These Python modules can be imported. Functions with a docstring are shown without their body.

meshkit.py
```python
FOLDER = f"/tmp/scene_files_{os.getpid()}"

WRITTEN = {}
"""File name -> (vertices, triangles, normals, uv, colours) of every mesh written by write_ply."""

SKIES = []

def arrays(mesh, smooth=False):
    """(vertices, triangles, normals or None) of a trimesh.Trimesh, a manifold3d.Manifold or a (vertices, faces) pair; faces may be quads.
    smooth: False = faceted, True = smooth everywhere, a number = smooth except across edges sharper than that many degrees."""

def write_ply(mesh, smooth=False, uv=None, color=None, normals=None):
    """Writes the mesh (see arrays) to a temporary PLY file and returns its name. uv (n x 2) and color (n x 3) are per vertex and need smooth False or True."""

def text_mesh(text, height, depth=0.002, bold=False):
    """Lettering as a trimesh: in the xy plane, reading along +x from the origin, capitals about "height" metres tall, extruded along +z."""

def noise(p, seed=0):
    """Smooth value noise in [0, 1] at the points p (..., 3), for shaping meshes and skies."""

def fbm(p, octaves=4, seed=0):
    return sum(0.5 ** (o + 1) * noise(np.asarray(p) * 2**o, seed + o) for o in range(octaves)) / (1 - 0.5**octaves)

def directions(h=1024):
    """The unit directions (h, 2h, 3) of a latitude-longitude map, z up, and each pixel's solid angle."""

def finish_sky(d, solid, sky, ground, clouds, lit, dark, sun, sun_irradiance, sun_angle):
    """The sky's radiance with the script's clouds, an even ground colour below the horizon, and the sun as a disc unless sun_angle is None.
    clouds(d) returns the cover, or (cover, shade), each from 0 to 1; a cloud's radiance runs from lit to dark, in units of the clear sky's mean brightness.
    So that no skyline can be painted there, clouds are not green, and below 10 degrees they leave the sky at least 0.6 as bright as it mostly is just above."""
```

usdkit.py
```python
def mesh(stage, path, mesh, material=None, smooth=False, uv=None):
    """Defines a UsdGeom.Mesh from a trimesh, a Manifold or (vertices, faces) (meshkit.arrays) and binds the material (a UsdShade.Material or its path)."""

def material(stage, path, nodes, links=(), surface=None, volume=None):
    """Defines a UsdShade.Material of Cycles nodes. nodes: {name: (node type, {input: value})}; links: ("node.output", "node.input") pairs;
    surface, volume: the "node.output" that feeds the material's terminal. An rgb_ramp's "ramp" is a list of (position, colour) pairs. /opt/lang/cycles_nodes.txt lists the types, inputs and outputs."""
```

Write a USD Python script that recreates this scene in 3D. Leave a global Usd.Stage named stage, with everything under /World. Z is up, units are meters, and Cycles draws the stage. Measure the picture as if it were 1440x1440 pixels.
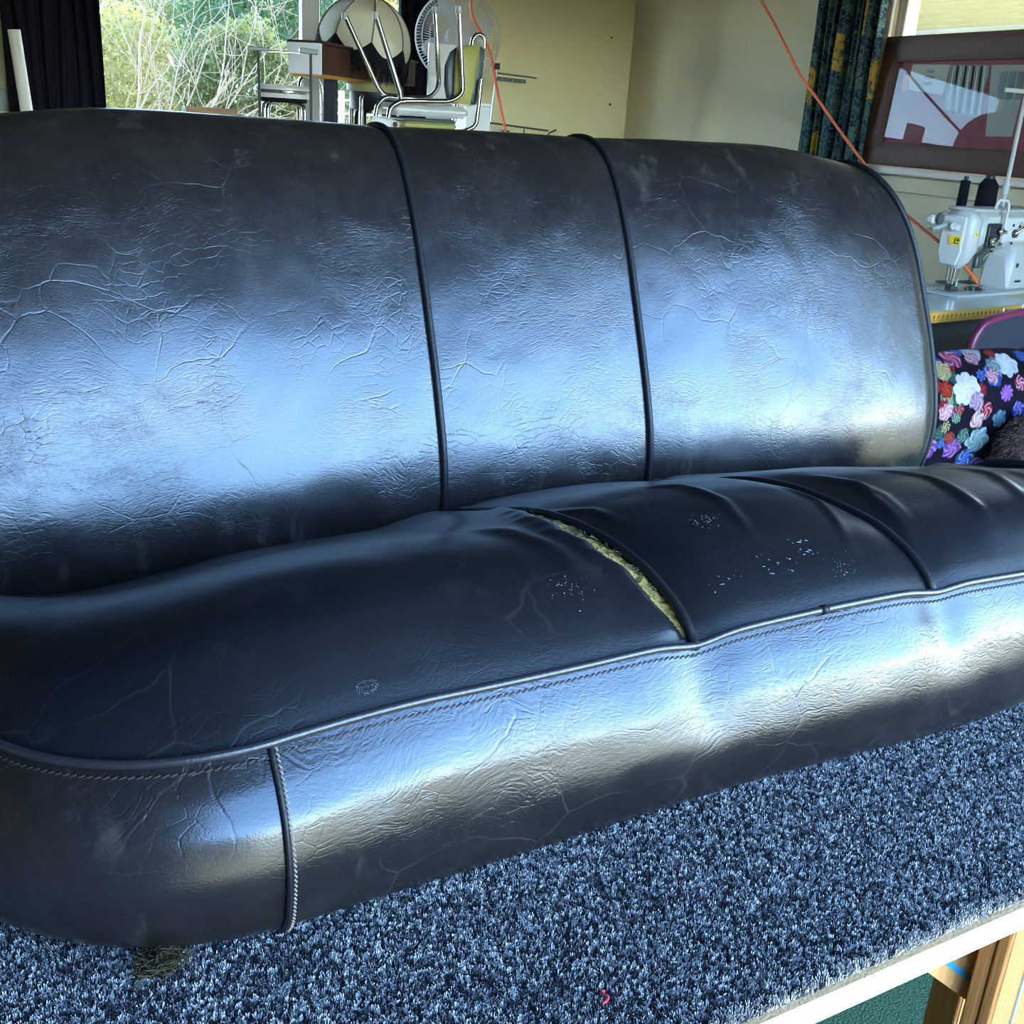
import math, random
import numpy as np, trimesh, usdkit, meshkit
from pxr import Usd, UsdGeom, UsdLux, UsdShade, Gf, Sdf, Vt
from scipy.interpolate import CubicSpline, PchipInterpolator
import manifold3d as m3

rng = np.random.default_rng(7)
random.seed(7)
stage = Usd.Stage.CreateInMemory()
UsdGeom.SetStageUpAxis(stage, 'Z')
UsdGeom.Xform.Define(stage, '/World')
UsdGeom.Scope.Define(stage, '/World/Looks')

# ------------------------------------------------------------------ camera
CAMZ = 1.30                    # eye height
PITCH, ROLL, FPX, AZ = 20.3, 3.7, 1500.0, 60.2
_p, _r, _a = np.radians([PITCH, ROLL, AZ])
_f = np.array([0, math.cos(_p), -math.sin(_p)]); _x = np.array([1.0, 0, 0]); _u = np.cross(_x, _f)
_R = math.cos(_r) * _x + math.sin(_r) * _u
_U = -math.sin(_r) * _x + math.cos(_r) * _u
_M = np.array([[math.sin(_a), math.cos(_a), 0], [-math.cos(_a), math.sin(_a), 0], [0, 0, 1.0]])
CR, CU, CF = _M @ _R, _M @ _U, _M @ _f
EYE = np.array([0, 0, CAMZ])
cam = UsdGeom.Camera.Define(stage, '/World/camera')
cam.CreateHorizontalApertureAttr(36.0)
cam.CreateFocalLengthAttr(36.0 * FPX / 1440)
cam.CreateClippingRangeAttr(Gf.Vec2f(0.05, 1000))
cam.AddTransformOp().Set(Gf.Matrix4d(*CR, 0, *CU, 0, *(-CF), 0, *EYE, 1))
EXPOSURE = 0.78
cam.CreateExposureAttr(EXPOSURE)

# ------------------------------------------------------------------ sky and sun
SUN_EL, SUN_AZ = 34.0, 75.0     # sun azimuth: degrees clockwise from +y (behind the house, to the right)
sky = UsdLux.DomeLight.Define(stage, '/World/sky')
_sky = usdkit.material(stage, '/World/Looks/sky', {
    's': ('sky_texture', {'sky_type': 'multiple_scattering', 'sun_disc': False, 'sun_elevation': math.radians(SUN_EL), 'sun_rotation': math.radians(SUN_AZ), 'air_density': 1.0, 'aerosol_density': 0.9, 'ozone_density': 1.6}),
    'h': ('hsv', {'saturation': 1.02, 'value': 1.0, 'fac': 1.0}),
    'b': ('background_shader', {'strength': 1.0})},
    [('s.color', 'h.color'), ('h.color', 'b.color')], surface='b.background')
UsdShade.MaterialBindingAPI.Apply(sky.GetPrim()).Bind(_sky)
sun = UsdLux.DistantLight.Define(stage, '/World/sun')
sun.CreateAngleAttr(0.53)
sun.CreateIntensityAttr(105.0)
sun.CreateColorAttr(Gf.Vec3f(1.0, 0.9, 0.74))
_el, _sa = math.radians(SUN_EL), math.radians(SUN_AZ)
_sd = np.array([math.sin(_sa) * math.cos(_el), math.cos(_sa) * math.cos(_el), math.sin(_el)])
_sz = _sd; _sx = np.cross([0, 0, 1.0], _sz); _sx /= np.linalg.norm(_sx); _sy = np.cross(_sz, _sx)
sun.AddTransformOp().Set(Gf.Matrix4d(*_sx, 0, *_sy, 0, *_sz, 0, 0, 0, 10, 1))

# ------------------------------------------------------------------ names, things, meshes
TAKEN = {}
def numbered(path):
    n = TAKEN.get(path, -1) + 1
    TAKEN[path] = n
    return path if n == 0 else f'{path}_{n:03d}'

BASE = {}
def tag(prim, label=None, cat=None, group=None, kind=None):
    for k, v in (('label', label), ('category', cat), ('group', group), ('kind', kind)):
        if v: prim.SetCustomDataByKey(k, v)

def thing(name, label, cat, loc=(0, 0, 0), group=None):
    """An Xform at the thing's base; its parts' meshes are given in world coordinates."""
    path = numbered('/World/' + name)
    x = UsdGeom.Xform.Define(stage, path)
    x.AddTranslateOp().Set(Gf.Vec3d(*map(float, loc)))
    BASE[path] = np.array(loc, float)
    tag(x.GetPrim(), label, cat, group)
    return path

def vf(mesh):
    if hasattr(mesh, 'to_mesh'):
        q = mesh.to_mesh(); return np.array(q.vert_properties[:, :3], float), np.array(q.tri_verts, int)
    if isinstance(mesh, (tuple, list)):
        v, f = np.asarray(mesh[0], float), np.asarray(mesh[1], int)
        if f.shape[1] == 4: f = np.vstack([f[:, [0, 1, 2]], f[:, [0, 2, 3]]])
        return v, f
    return np.array(mesh.vertices, float), np.array(mesh.faces, int)

def obj(name, mesh, mat, parent=None, smooth=40, label=None, cat=None, group=None, kind=None, colors=None):
    """One Mesh prim. Without a parent it is a top-level thing with its origin at the base of its box."""
    v, f = vf(mesh)
    root = parent
    while root and root not in BASE: root = root.rsplit('/', 1)[0]
    path = numbered((parent or '/World') + '/' + name)
    if parent is None:
        base = np.array([(v[:, 0].min() + v[:, 0].max()) / 2, (v[:, 1].min() + v[:, 1].max()) / 2, v[:, 2].min()])
    else:
        base = BASE[root] if root else np.zeros(3)
    m = usdkit.mesh(stage, path, (v - base, f), MAT[mat], smooth=True if colors is not None else smooth)
    if parent is None:
        m.AddTranslateOp().Set(Gf.Vec3d(*map(float, base))); BASE[path] = base
    tag(m.GetPrim(), label, cat, group, kind)
    if colors is not None:
        UsdGeom.PrimvarsAPI(m).CreatePrimvar('print_colour', Sdf.ValueTypeNames.Color3fArray, 'vertex').Set(Vt.Vec3fArray.FromNumpy(np.asarray(colors, np.float32)))
    return path

def struct(name, mesh, mat, parent=None, label=None, cat=None, smooth=40):
    return obj(name, mesh, mat, parent, smooth, label, cat, kind='structure' if parent is None else None)

def cat_(*ms):
    V, F, n = [], [], 0
    for m in ms:
        v, f = vf(m); V.append(v); F.append(f + n); n += len(v)
    return np.vstack(V), np.vstack(F)

def box(lo, hi, bevel=0.0):
    lo, hi = np.minimum(lo, hi).astype(float), np.maximum(lo, hi).astype(float)
    if bevel <= 0:
        b = trimesh.creation.box(hi - lo); b.apply_translation((lo + hi) / 2); return vf(b)
    bevel = min(bevel, 0.45 * (hi - lo).min())
    pts = []
    for ax in range(3):
        l, h = lo + bevel, hi - bevel
        l[ax], h[ax] = lo[ax], hi[ax]
        pts += [(x, y, z) for x in (l[0], h[0]) for y in (l[1], h[1]) for z in (l[2], h[2])]
    return vf(m3.Manifold.hull_points(np.array(pts)))

def xform(mesh, mat4):
    v, f = vf(mesh); return v @ np.asarray(mat4)[:3, :3].T + np.asarray(mat4)[:3, 3], f

def frame_of(origin, xa, ya=None, za=(0, 0, 1)):
    xa = np.asarray(xa, float) / np.linalg.norm(xa); za = np.asarray(za, float)
    za = za - xa * (za @ xa); za /= np.linalg.norm(za); ya = np.cross(za, xa)
    m = np.eye(4); m[:3, 0], m[:3, 1], m[:3, 2], m[:3, 3] = xa, ya, za, origin
    return m

def tube(pts, r, n=10, closed=False, caps=True):
    """A round tube along a polyline; r may vary per point."""
    P = np.asarray(pts, float); k = len(P)
    T = np.gradient(P, axis=0) if not closed else np.roll(P, -1, 0) - np.roll(P, 1, 0)
    T /= np.maximum(np.linalg.norm(T, axis=1, keepdims=True), 1e-12)
    a = np.array([0, 0, 1.0]) if abs(T[0, 2]) < 0.9 else np.array([1.0, 0, 0])
    N = np.zeros_like(P); q = np.cross(T[0], a); N[0] = q / np.linalg.norm(q)
    for i in range(1, k):
        q = N[i - 1] - T[i] * (N[i - 1] @ T[i]); l = np.linalg.norm(q)
        N[i] = q / l if l > 1e-9 else N[i - 1]
    B = np.cross(T, N); ang = np.arange(n) * 2 * math.pi / n
    r = np.broadcast_to(np.asarray(r, float), (k,))
    V = (P[:, None] + r[:, None, None] * (np.cos(ang)[None, :, None] * N[:, None] + np.sin(ang)[None, :, None] * B[:, None])).reshape(-1, 3)
    F = []
    for i in range(k if closed else k - 1):
        j = (i + 1) % k
        for s in range(n):
            t = (s + 1) % n
            F += [(i * n + s, i * n + t, j * n + t), (i * n + s, j * n + t, j * n + s)]
    if caps and not closed:
        V = np.vstack([V, P[0], P[-1]]); a0, a1 = len(V) - 2, len(V) - 1
        for s in range(n):
            t = (s + 1) % n
            F += [(a0, t, s), (a1, (k - 1) * n + s, (k - 1) * n + t)]
    return V, np.array(F)

def smooth_path(pts, n=40, tight=False):
    P = np.asarray(pts, float)
    d = np.r_[0, np.cumsum(np.linalg.norm(np.diff(P, axis=0), axis=1))]
    f = PchipInterpolator(d, P) if tight else CubicSpline(d, P)
    return f(np.linspace(0, d[-1], n))

def rounded_path(pts, r=0.03, n=6):
    """A polyline with its corners rounded."""
    P = [np.asarray(p, float) for p in pts]; out = [P[0]]
    for a, b, c in zip(P, P[1:], P[2:]):
        d0, d1 = np.linalg.norm(a - b), np.linalg.norm(c - b); q = min(r, 0.45 * d0, 0.45 * d1)
        s, e = b + (a - b) / d0 * q, b + (c - b) / d1 * q
        for t in np.linspace(0, 1, n): out.append((1 - t) ** 2 * s + 2 * t * (1 - t) * b + t * t * e)
    out.append(P[-1]); return np.array(out)

def lathe(profile, origin, axis=(0, 0, 1), n=28):
    """profile: (radius, height) pairs."""
    pr = np.asarray(profile, float); ang = np.arange(n) * 2 * math.pi / n
    V = np.stack([pr[:, 0, None] * np.cos(ang), pr[:, 0, None] * np.sin(ang), np.repeat(pr[:, 1, None], n, 1)], -1).reshape(-1, 3)
    F = []
    for i in range(len(pr) - 1):
        for s in range(n):
            t = (s + 1) % n
            F += [(i * n + s, i * n + t, (i + 1) * n + t), (i * n + s, (i + 1) * n + t, (i + 1) * n + s)]
    z = np.asarray(axis, float) / np.linalg.norm(axis)
    x = np.cross([0, 1.0, 0], z) if abs(z[1]) < 0.9 else np.cross([1.0, 0, 0], z)
    m = np.eye(4); m[:3, 0] = x / np.linalg.norm(x); m[:3, 2] = z; m[:3, 1] = np.cross(z, m[:3, 0]); m[:3, 3] = origin
    return xform((V, np.array(F)), m)

def grid(P, flip=False, close_u=False):
    """Quads over an array of points (nu, nv, 3)."""
    nu, nv = P.shape[:2]
    i, j = np.meshgrid(np.arange(nu - (0 if close_u else 1)), np.arange(nv - 1), indexing='ij')
    a = (i * nv + j).ravel(); b = (((i + 1) % nu) * nv + j).ravel()
    F = np.stack([a, b, b + 1, a + 1], 1)
    if flip: F = F[:, ::-1]
    return vf((P.reshape(-1, 3), F))

def sheet(P, thick, normal):
    """A thin solid from an open grid of points: the grid, its copy thick away along normal, and the rim."""
    nu, nv = P.shape[:2]; nrm = np.asarray(normal, float) * thick
    Q = P + nrm
    a, b = grid(P), grid(Q, flip=True)
    rim = np.r_[[(i, 0) for i in range(nu)], [(nu - 1, j) for j in range(1, nv)], [(i, nv - 1) for i in range(nu - 2, -1, -1)], [(0, j) for j in range(nv - 2, 0, -1)]]
    L = np.stack([P[rim[:, 0], rim[:, 1]], Q[rim[:, 0], rim[:, 1]]], 1)
    return cat_(a, b, grid(L, close_u=True))

def prism(poly, depth, m4):
    """Extrudes a 2-D polygon (shapely or points) along local z and places it by a 4 x 4 matrix."""
    import shapely.geometry as sg
    g = poly if hasattr(poly, 'exterior') else sg.Polygon(poly)
    e = trimesh.creation.extrude_polygon(g, depth, engine='earcut')
    return xform(vf(e), m4)

def ray(px, py):
    d = (px - 720) * CR - (py - 720) * CU + FPX * CF
    return d / np.linalg.norm(d)
# the room stands turned by 5.8 degrees to the bench
TH = math.radians(-5.8)
RU, RV = np.array([math.cos(TH), math.sin(TH), 0]), np.array([-math.sin(TH), math.cos(TH), 0])
ZA = np.array([0, 0, 1.0])
def room(u, v, z): return RU * u + RV * v + ZA * z
ROOM = np.eye(4); ROOM[:3, 0], ROOM[:3, 1] = RU, RV
def rbox(lo, hi, bevel=0.0): return xform(box(lo, hi, bevel), ROOM)
def at_v(px, py, v): d = ray(px, py); return EYE + d * (v / (d @ RV))
def at_u(px, py, u): d = ray(px, py); return EYE + d * (u / (d @ RU))
def at_z(px, py, z): d = ray(px, py); return EYE + d * ((z - CAMZ) / d[2])
def uvz(p): return np.array([p @ RU, p @ RV, p[2]])

# ------------------------------------------------------------------ materials
MAT = {}
def material(name, nodes, links, surface):
    MAT[name] = usdkit.material(stage, '/World/Looks/' + name, nodes, links, surface=surface)
def plain(name, color, rough=0.5, metal=0.0, spec=0.5, bump=None, vary=None, **more):
    """A principled material; bump = (scale, distance), vary = (scale, other colour, amount)."""
    n = {'p': ('principled_bsdf', {'base_color': color, 'roughness': rough, 'metallic': metal, 'specular_ior_level': spec, **more}), 'g': ('texture_coordinate', {})}
    l = []
    if bump:
        n['bn'] = ('noise_texture', {'scale': bump[0], 'detail': 3.0}); n['bb'] = ('bump', {'distance': bump[1], 'strength': 1.0})
        l += [('g.object', 'bn.vector'), ('bn.fac', 'bb.height'), ('bb.normal', 'p.normal')]
    if vary:
        n['vn'] = ('noise_texture', {'scale': vary[0], 'detail': 4.0, 'roughness': 0.6})
        n['vr'] = ('map_range', {'from_min': 0.35, 'from_max': 0.65, 'to_min': 0.0, 'to_max': vary[2], 'clamp': True})
        n['vm'] = ('mix', {'color1': color, 'color2': vary[1]})
        l += [('g.object', 'vn.vector'), ('vn.fac', 'vr.value'), ('vr.result', 'vm.fac'), ('vm.color', 'p.base_color')]
    material(name, n, l, 'p.BSDF')

def leather(name, base, brown, rough, crease, fine, spec=0.5, stretch=(1, 1, 1), dust=0.5):
    """Old vinyl hide: fine grain, crackle network, long creases, a film of dust and rubbed patches."""
    N = {
        'g': ('geometry', {}),
        'wn': ('noise_texture', {'scale': 5.0, 'detail': 3.0}), 'wn2': ('noise_texture', {'scale': 30.0, 'detail': 2.0}),
        'ws': ('vector_math', {'math_type': 'scale', 'scale': 0.13}), 'ws2': ('vector_math', {'math_type': 'scale', 'scale': 0.012}),
        'wa': ('vector_math', {'math_type': 'add'}), 'wb': ('vector_math', {'math_type': 'add'}),
        'mp': ('mapping', {'scale': stretch}),
        # long creases
        'v1': ('voronoi_texture', {'feature': 'distance_to_edge', 'scale': 14.0}),
        'c1': ('map_range', {'from_min': 0.0, 'from_max': 0.02, 'to_min': 1.0, 'to_max': 0.0, 'clamp': True, 'range_type': 'smoothstep'}),
        'k1': ('noise_texture', {'scale': 7.0, 'detail': 2.0}),
        'k1r': ('map_range', {'from_min': 0.5, 'from_max': 0.72, 'to_min': 0.0, 'to_max': 1.0, 'clamp': True}),
        'm1': ('math', {'math_type': 'multiply'}),
        # middle creases
        'v2': ('voronoi_texture', {'feature': 'distance_to_edge', 'scale': 75.0}),
        'c2': ('map_range', {'from_min': 0.0, 'from_max': 0.07, 'to_min': 1.0, 'to_max': 0.0, 'clamp': True, 'range_type': 'smoothstep'}),
        'k2': ('noise_texture', {'scale': 12.0, 'detail': 2.0}),
        'k2r': ('map_range', {'from_min': 0.48, 'from_max': 0.66, 'to_min': 0.0, 'to_max': 1.0, 'clamp': True}),
        'm2': ('math', {'math_type': 'multiply'}),
        # fine rippled crackle
        'mp3': ('mapping', {'scale': (0.45, 0.8, 1.7)}),
        'v3': ('noise_texture', {'type': 'ridged_multifractal', 'scale': 190.0, 'detail': 3.0, 'roughness': 0.6, 'gain': 2.0, 'offset': 1.0, 'use_normalize': True}),
        'k3': ('noise_texture', {'scale': 6.0, 'detail': 2.0}),
        'k3r': ('map_range', {'from_min': 0.4, 'from_max': 0.65, 'to_min': 0.15, 'to_max': 1.0, 'clamp': True}),
        'm3': ('math', {'math_type': 'multiply'}),
        'gr': ('noise_texture', {'scale': 650.0, 'detail': 1.0}),
        'b0': ('bump', {'distance': 0.012, 'strength': 0.05}), 'lump': ('noise_texture', {'scale': 9.0, 'detail': 1.0}),
        'b1': ('bump', {'distance': 0.00028 * crease, 'strength': 1.0, 'invert': True}),
        'b2': ('bump', {'distance': 0.00013 * crease, 'strength': 1.0, 'invert': True}),
        'b3': ('bump', {'distance': 0.00012 * fine, 'strength': 1.0}),
        'b4': ('bump', {'distance': 0.0001, 'strength': 1.0}),
        'dn': ('noise_texture', {'scale': 8.0, 'detail': 6.0, 'roughness': 0.65}),
        'dr': ('map_range', {'from_min': 0.45, 'from_max': 0.75, 'to_min': 0.0, 'to_max': dust, 'clamp': True}),
        'cm': ('mix', {'color1': base, 'color2': brown}),
        'ce': ('mix', {'color2': (0.09, 0.085, 0.075)}), 'cf': ('math', {'math_type': 'multiply', 'value2': 0.10}),
        'rr': ('map_range', {'from_min': 0.3, 'from_max': 0.7, 'to_min': rough - 0.02, 'to_max': rough + 0.05, 'clamp': True}),
        'smp': ('mapping', {'scale': (1.0, 1.0, 0.3)}), 'smn': ('noise_texture', {'scale': 20.0, 'detail': 6.0, 'roughness': 0.7}),
        'smr': ('map_range', {'from_min': 0.58, 'from_max': 0.8, 'to_min': 0.0, 'to_max': 0.55 * dust, 'clamp': True}), 'sme': ('mix', {'color2': (0.085, 0.075, 0.063)}),
        'p': ('principled_bsdf', {'specular_ior_level': spec, 'ior': 1.6}),
    }
    L = [('g.position', 'wn.vector'), ('g.position', 'wn2.vector'), ('wn.color', 'ws.vector1'), ('wn2.color', 'ws2.vector1'), ('g.position', 'wa.vector1'), ('ws.vector', 'wa.vector2'),
         ('wa.vector', 'wb.vector1'), ('ws2.vector', 'wb.vector2'), ('wb.vector', 'mp.vector'), ('mp.vector', 'v1.vector'), ('mp.vector', 'v2.vector'),
         ('v1.distance', 'c1.value'), ('g.position', 'k1.vector'), ('k1.fac', 'k1r.value'), ('c1.result', 'm1.value1'), ('k1r.result', 'm1.value2'),
         ('v2.distance', 'c2.value'), ('g.position', 'k2.vector'), ('k2.fac', 'k2r.value'), ('c2.result', 'm2.value1'), ('k2r.result', 'm2.value2'),
         ('wb.vector', 'mp3.vector'), ('mp3.vector', 'v3.vector'), ('wa.vector', 'k3.vector'), ('k3.fac', 'k3r.value'), ('v3.fac', 'm3.value1'), ('k3r.result', 'm3.value2'),
         ('g.position', 'gr.vector'), ('g.position', 'lump.vector'), ('lump.fac', 'b0.height'), ('b0.normal', 'b1.normal'), ('m1.value', 'b1.height'), ('b1.normal', 'b2.normal'), ('m2.value', 'b2.height'),
         ('b2.normal', 'b3.normal'), ('m3.value', 'b3.height'), ('b3.normal', 'b4.normal'), ('gr.fac', 'b4.height'), ('b4.normal', 'p.normal'),
         ('g.position', 'dn.vector'), ('dn.fac', 'dr.value'), ('dr.result', 'cm.fac'), ('m1.value', 'cf.value1'), ('cf.value', 'ce.fac'), ('cm.color', 'ce.color1'), ('ce.color', 'sme.color1'), ('g.position', 'smp.vector'), ('smp.vector', 'smn.vector'), ('smn.fac', 'smr.value'), ('smr.result', 'sme.fac'), ('sme.color', 'p.base_color'),
         ('dn.fac', 'rr.value'), ('rr.result', 'p.roughness')]
    material(name, N, L, 'p.BSDF')

leather('leather', (0.0045, 0.0038, 0.0036), (0.012, 0.0098, 0.0082), 0.215, 1.0, 1.0, spec=0.68, stretch=(0.75, 0.9, 1.15))
leather('leather_top', (0.0032, 0.0034, 0.0042), (0.0075, 0.008, 0.009), 0.30, 0.6, 0.4, spec=0.21, stretch=(0.7, 1.1, 1.0), dust=0.14)
plain('piping', (0.004, 0.004, 0.005), 0.38, spec=0.3, bump=(300, 0.0004))
plain('piping_edge', (0.010, 0.009, 0.010), 0.27, spec=0.9, bump=(300, 0.0003))
plain('thread_cream', (0.15, 0.125, 0.09), 0.7)
plain('thread_dark', (0.022, 0.013, 0.008), 0.7)
plain('foam', (0.30, 0.205, 0.062), 0.95, spec=0.1, bump=(260, 0.003), vary=(70, (0.26, 0.16, 0.04), 0.6))
plain('foam_dirty', (0.07, 0.075, 0.03), 0.95, spec=0.1, bump=(200, 0.004), vary=(90, (0.30, 0.20, 0.05), 0.6))
plain('foam_pale', (0.70, 0.62, 0.38), 0.95, spec=0.1, bump=(260, 0.003))
plain('tuft', (0.035, 0.028, 0.014), 0.9, spec=0.1)
plain('lint_red', (0.45, 0.03, 0.05), 0.9)
plain('chalk', (0.26, 0.30, 0.30), 0.9, spec=0.2)
plain('backing', (0.40, 0.24, 0.11), 0.9, bump=(400, 0.001))
plain('carpet_base', (0.020, 0.027, 0.04), 0.95, spec=0.1, bump=(500, 0.003))
plain('pile_light', (0.46, 0.44, 0.42), 0.9, spec=0.2)
plain('pile_mid', (0.16, 0.16, 0.165), 0.9, spec=0.2)
plain('pile_dark', (0.022, 0.023, 0.027), 0.9, spec=0.2)
plain('pile_frayed', (0.42, 0.36, 0.31), 0.9, spec=0.2)
plain('green_carpet', (0.026, 0.066, 0.030), 0.95, spec=0.1, bump=(260, 0.006), vary=(330, (0.12, 0.21, 0.115), 0.9))
plain('board_white', (0.58, 0.58, 0.60), 0.55, bump=(60, 0.0006), vary=(25, (0.50, 0.50, 0.52), 0.5))
def timber(name, color, dark, scale=(6, 6, 1), rings=14.0):
    material(name, {'g': ('texture_coordinate', {}), 'mp': ('mapping', {'scale': scale}), 'wv': ('wave_texture', {'scale': rings, 'distortion': 5.0, 'detail': 3.0, 'detail_scale': 1.2}),
                    'nz': ('noise_texture', {'scale': 40.0, 'detail': 4.0}), 'mx': ('mix', {'fac': 0.35}), 'rp': ('mix', {'color1': color, 'color2': dark}),
                    'f': ('math', {'math_type': 'multiply', 'value2': 0.55}), 'bp': ('bump', {'distance': 0.0006}), 'p': ('principled_bsdf', {'roughness': 0.55})},
             [('g.object', 'mp.vector'), ('mp.vector', 'wv.vector'), ('mp.vector', 'nz.vector'), ('wv.color', 'mx.color1'), ('nz.color', 'mx.color2'), ('mx.color', 'f.value1'), ('f.value', 'rp.fac'),
              ('rp.color', 'p.base_color'), ('mx.color', 'bp.height'), ('bp.normal', 'p.normal')], 'p.BSDF')
timber('pine', (0.44, 0.175, 0.042), (0.32, 0.10, 0.022), (9, 9, 0.7))
timber('pine_brace', (0.55, 0.27, 0.085), (0.40, 0.17, 0.05), (2, 9, 2))
timber('brown_wood', (0.06, 0.018, 0.006), (0.028, 0.009, 0.004), (2, 9, 9))
timber('frame_wood', (0.075, 0.024, 0.008), (0.04, 0.013, 0.005), (9, 2, 9))
timber('crate_wood', (0.42, 0.23, 0.08), (0.25, 0.12, 0.04), (2, 6, 9))
plain('blue_paint', (0.03, 0.26, 0.42), 0.6)
plain('pale_blue_paint', (0.33, 0.52, 0.62), 0.6)
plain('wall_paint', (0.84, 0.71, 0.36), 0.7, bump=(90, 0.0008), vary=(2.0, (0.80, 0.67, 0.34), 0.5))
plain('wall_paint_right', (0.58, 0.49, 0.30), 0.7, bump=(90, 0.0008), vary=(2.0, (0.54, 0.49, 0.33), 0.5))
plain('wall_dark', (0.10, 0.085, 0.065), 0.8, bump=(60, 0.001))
plain('ceiling_dark', (0.115, 0.098, 0.082), 0.85, bump=(30, 0.002))
plain('trim_white', (0.68, 0.64, 0.54), 0.45)
plain('white_paint', (0.80, 0.80, 0.78), 0.4)
plain('black_mark', (0.03, 0.025, 0.02), 0.8)
plain('chrome', (0.78, 0.80, 0.80), 0.12, metal=1.0)
plain('steel', (0.42, 0.43, 0.40), 0.35, metal=1.0)
plain('dark_steel', (0.10, 0.11, 0.10), 0.4, metal=0.8)
plain('black_plastic', (0.012, 0.012, 0.013), 0.4)
plain('black_fabric', (0.010, 0.009, 0.012), 0.9, spec=0.15, bump=(300, 0.001))
plain('navy_curtain', (0.009, 0.008, 0.013), 0.9, spec=0.12, bump=(500, 0.001))
plain('white_vinyl', (0.74, 0.72, 0.62), 0.4, bump=(60, 0.001))
plain('yellow_vinyl', (0.44, 0.40, 0.10), 0.35, bump=(60, 0.001))
plain('olive_vinyl', (0.30, 0.28, 0.11), 0.4)
plain('grey_vinyl', (0.05, 0.075, 0.085), 0.35)
plain('cream_shade', (0.76, 0.69, 0.48), 0.8, bump=(220, 0.001), subsurface_weight=0.0)
plain('roll_paper', (0.72, 0.66, 0.50), 0.75)
plain('orange_cord', (0.80, 0.13, 0.03), 0.45)
plain('white_plastic', (0.50, 0.49, 0.44), 0.4)
plain('machine_enamel', (0.40, 0.40, 0.355), 0.28, spec=0.6)
plain('label_yellow', (0.80, 0.55, 0.02), 0.5)
plain('label_blue', (0.22, 0.27, 0.26), 0.3)
plain('table_laminate', (0.33, 0.35, 0.29), 0.22, spec=0.7, vary=(12, (0.26, 0.28, 0.24), 0.6))
plain('tape_yellow', (0.52, 0.24, 0.03), 0.45)
plain('tape_ink', (0.08, 0.05, 0.015), 0.5)
plain('black_thread', (0.003, 0.003, 0.006), 0.8, spec=0.15, bump=(700, 0.001))
plain('magenta_plastic', (0.10, 0.008, 0.032), 0.3, spec=0.6)
plain('dark_mesh', (0.010, 0.011, 0.018), 0.35)
plain('red_mat', (0.20, 0.010, 0.035), 0.6)
plain('grey_paper', (0.42, 0.42, 0.38), 0.7)
plain('pale_grey_paper', (0.33, 0.34, 0.31), 0.7)
plain('ink', (0.02, 0.02, 0.02), 0.7)
plain('orange_patch', (0.50, 0.16, 0.07), 0.6)
plain('fur_brown', (0.045, 0.022, 0.016), 0.8)
plain('fur_tip', (0.11, 0.055, 0.035), 0.7)
plain('dark_cabinet', (0.02, 0.02, 0.026), 0.5)
plain('gravel', (0.66, 0.42, 0.17), 0.95, spec=0.1, bump=(12, 0.02), vary=(1.5, (0.48, 0.30, 0.11), 0.8))
plain('lawn', (0.07, 0.085, 0.025), 0.95, spec=0.1, bump=(30, 0.03), vary=(0.8, (0.13, 0.12, 0.04), 0.8))
plain('eave_board', (0.36, 0.34, 0.24), 0.6)
plain('bark', (0.30, 0.21, 0.13), 0.85, spec=0.2, bump=(60, 0.004))
plain('bark_pale', (0.22, 0.14, 0.085), 0.7, spec=0.3, bump=(60, 0.003))
plain('fence_white', (0.80, 0.80, 0.76), 0.5)
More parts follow.
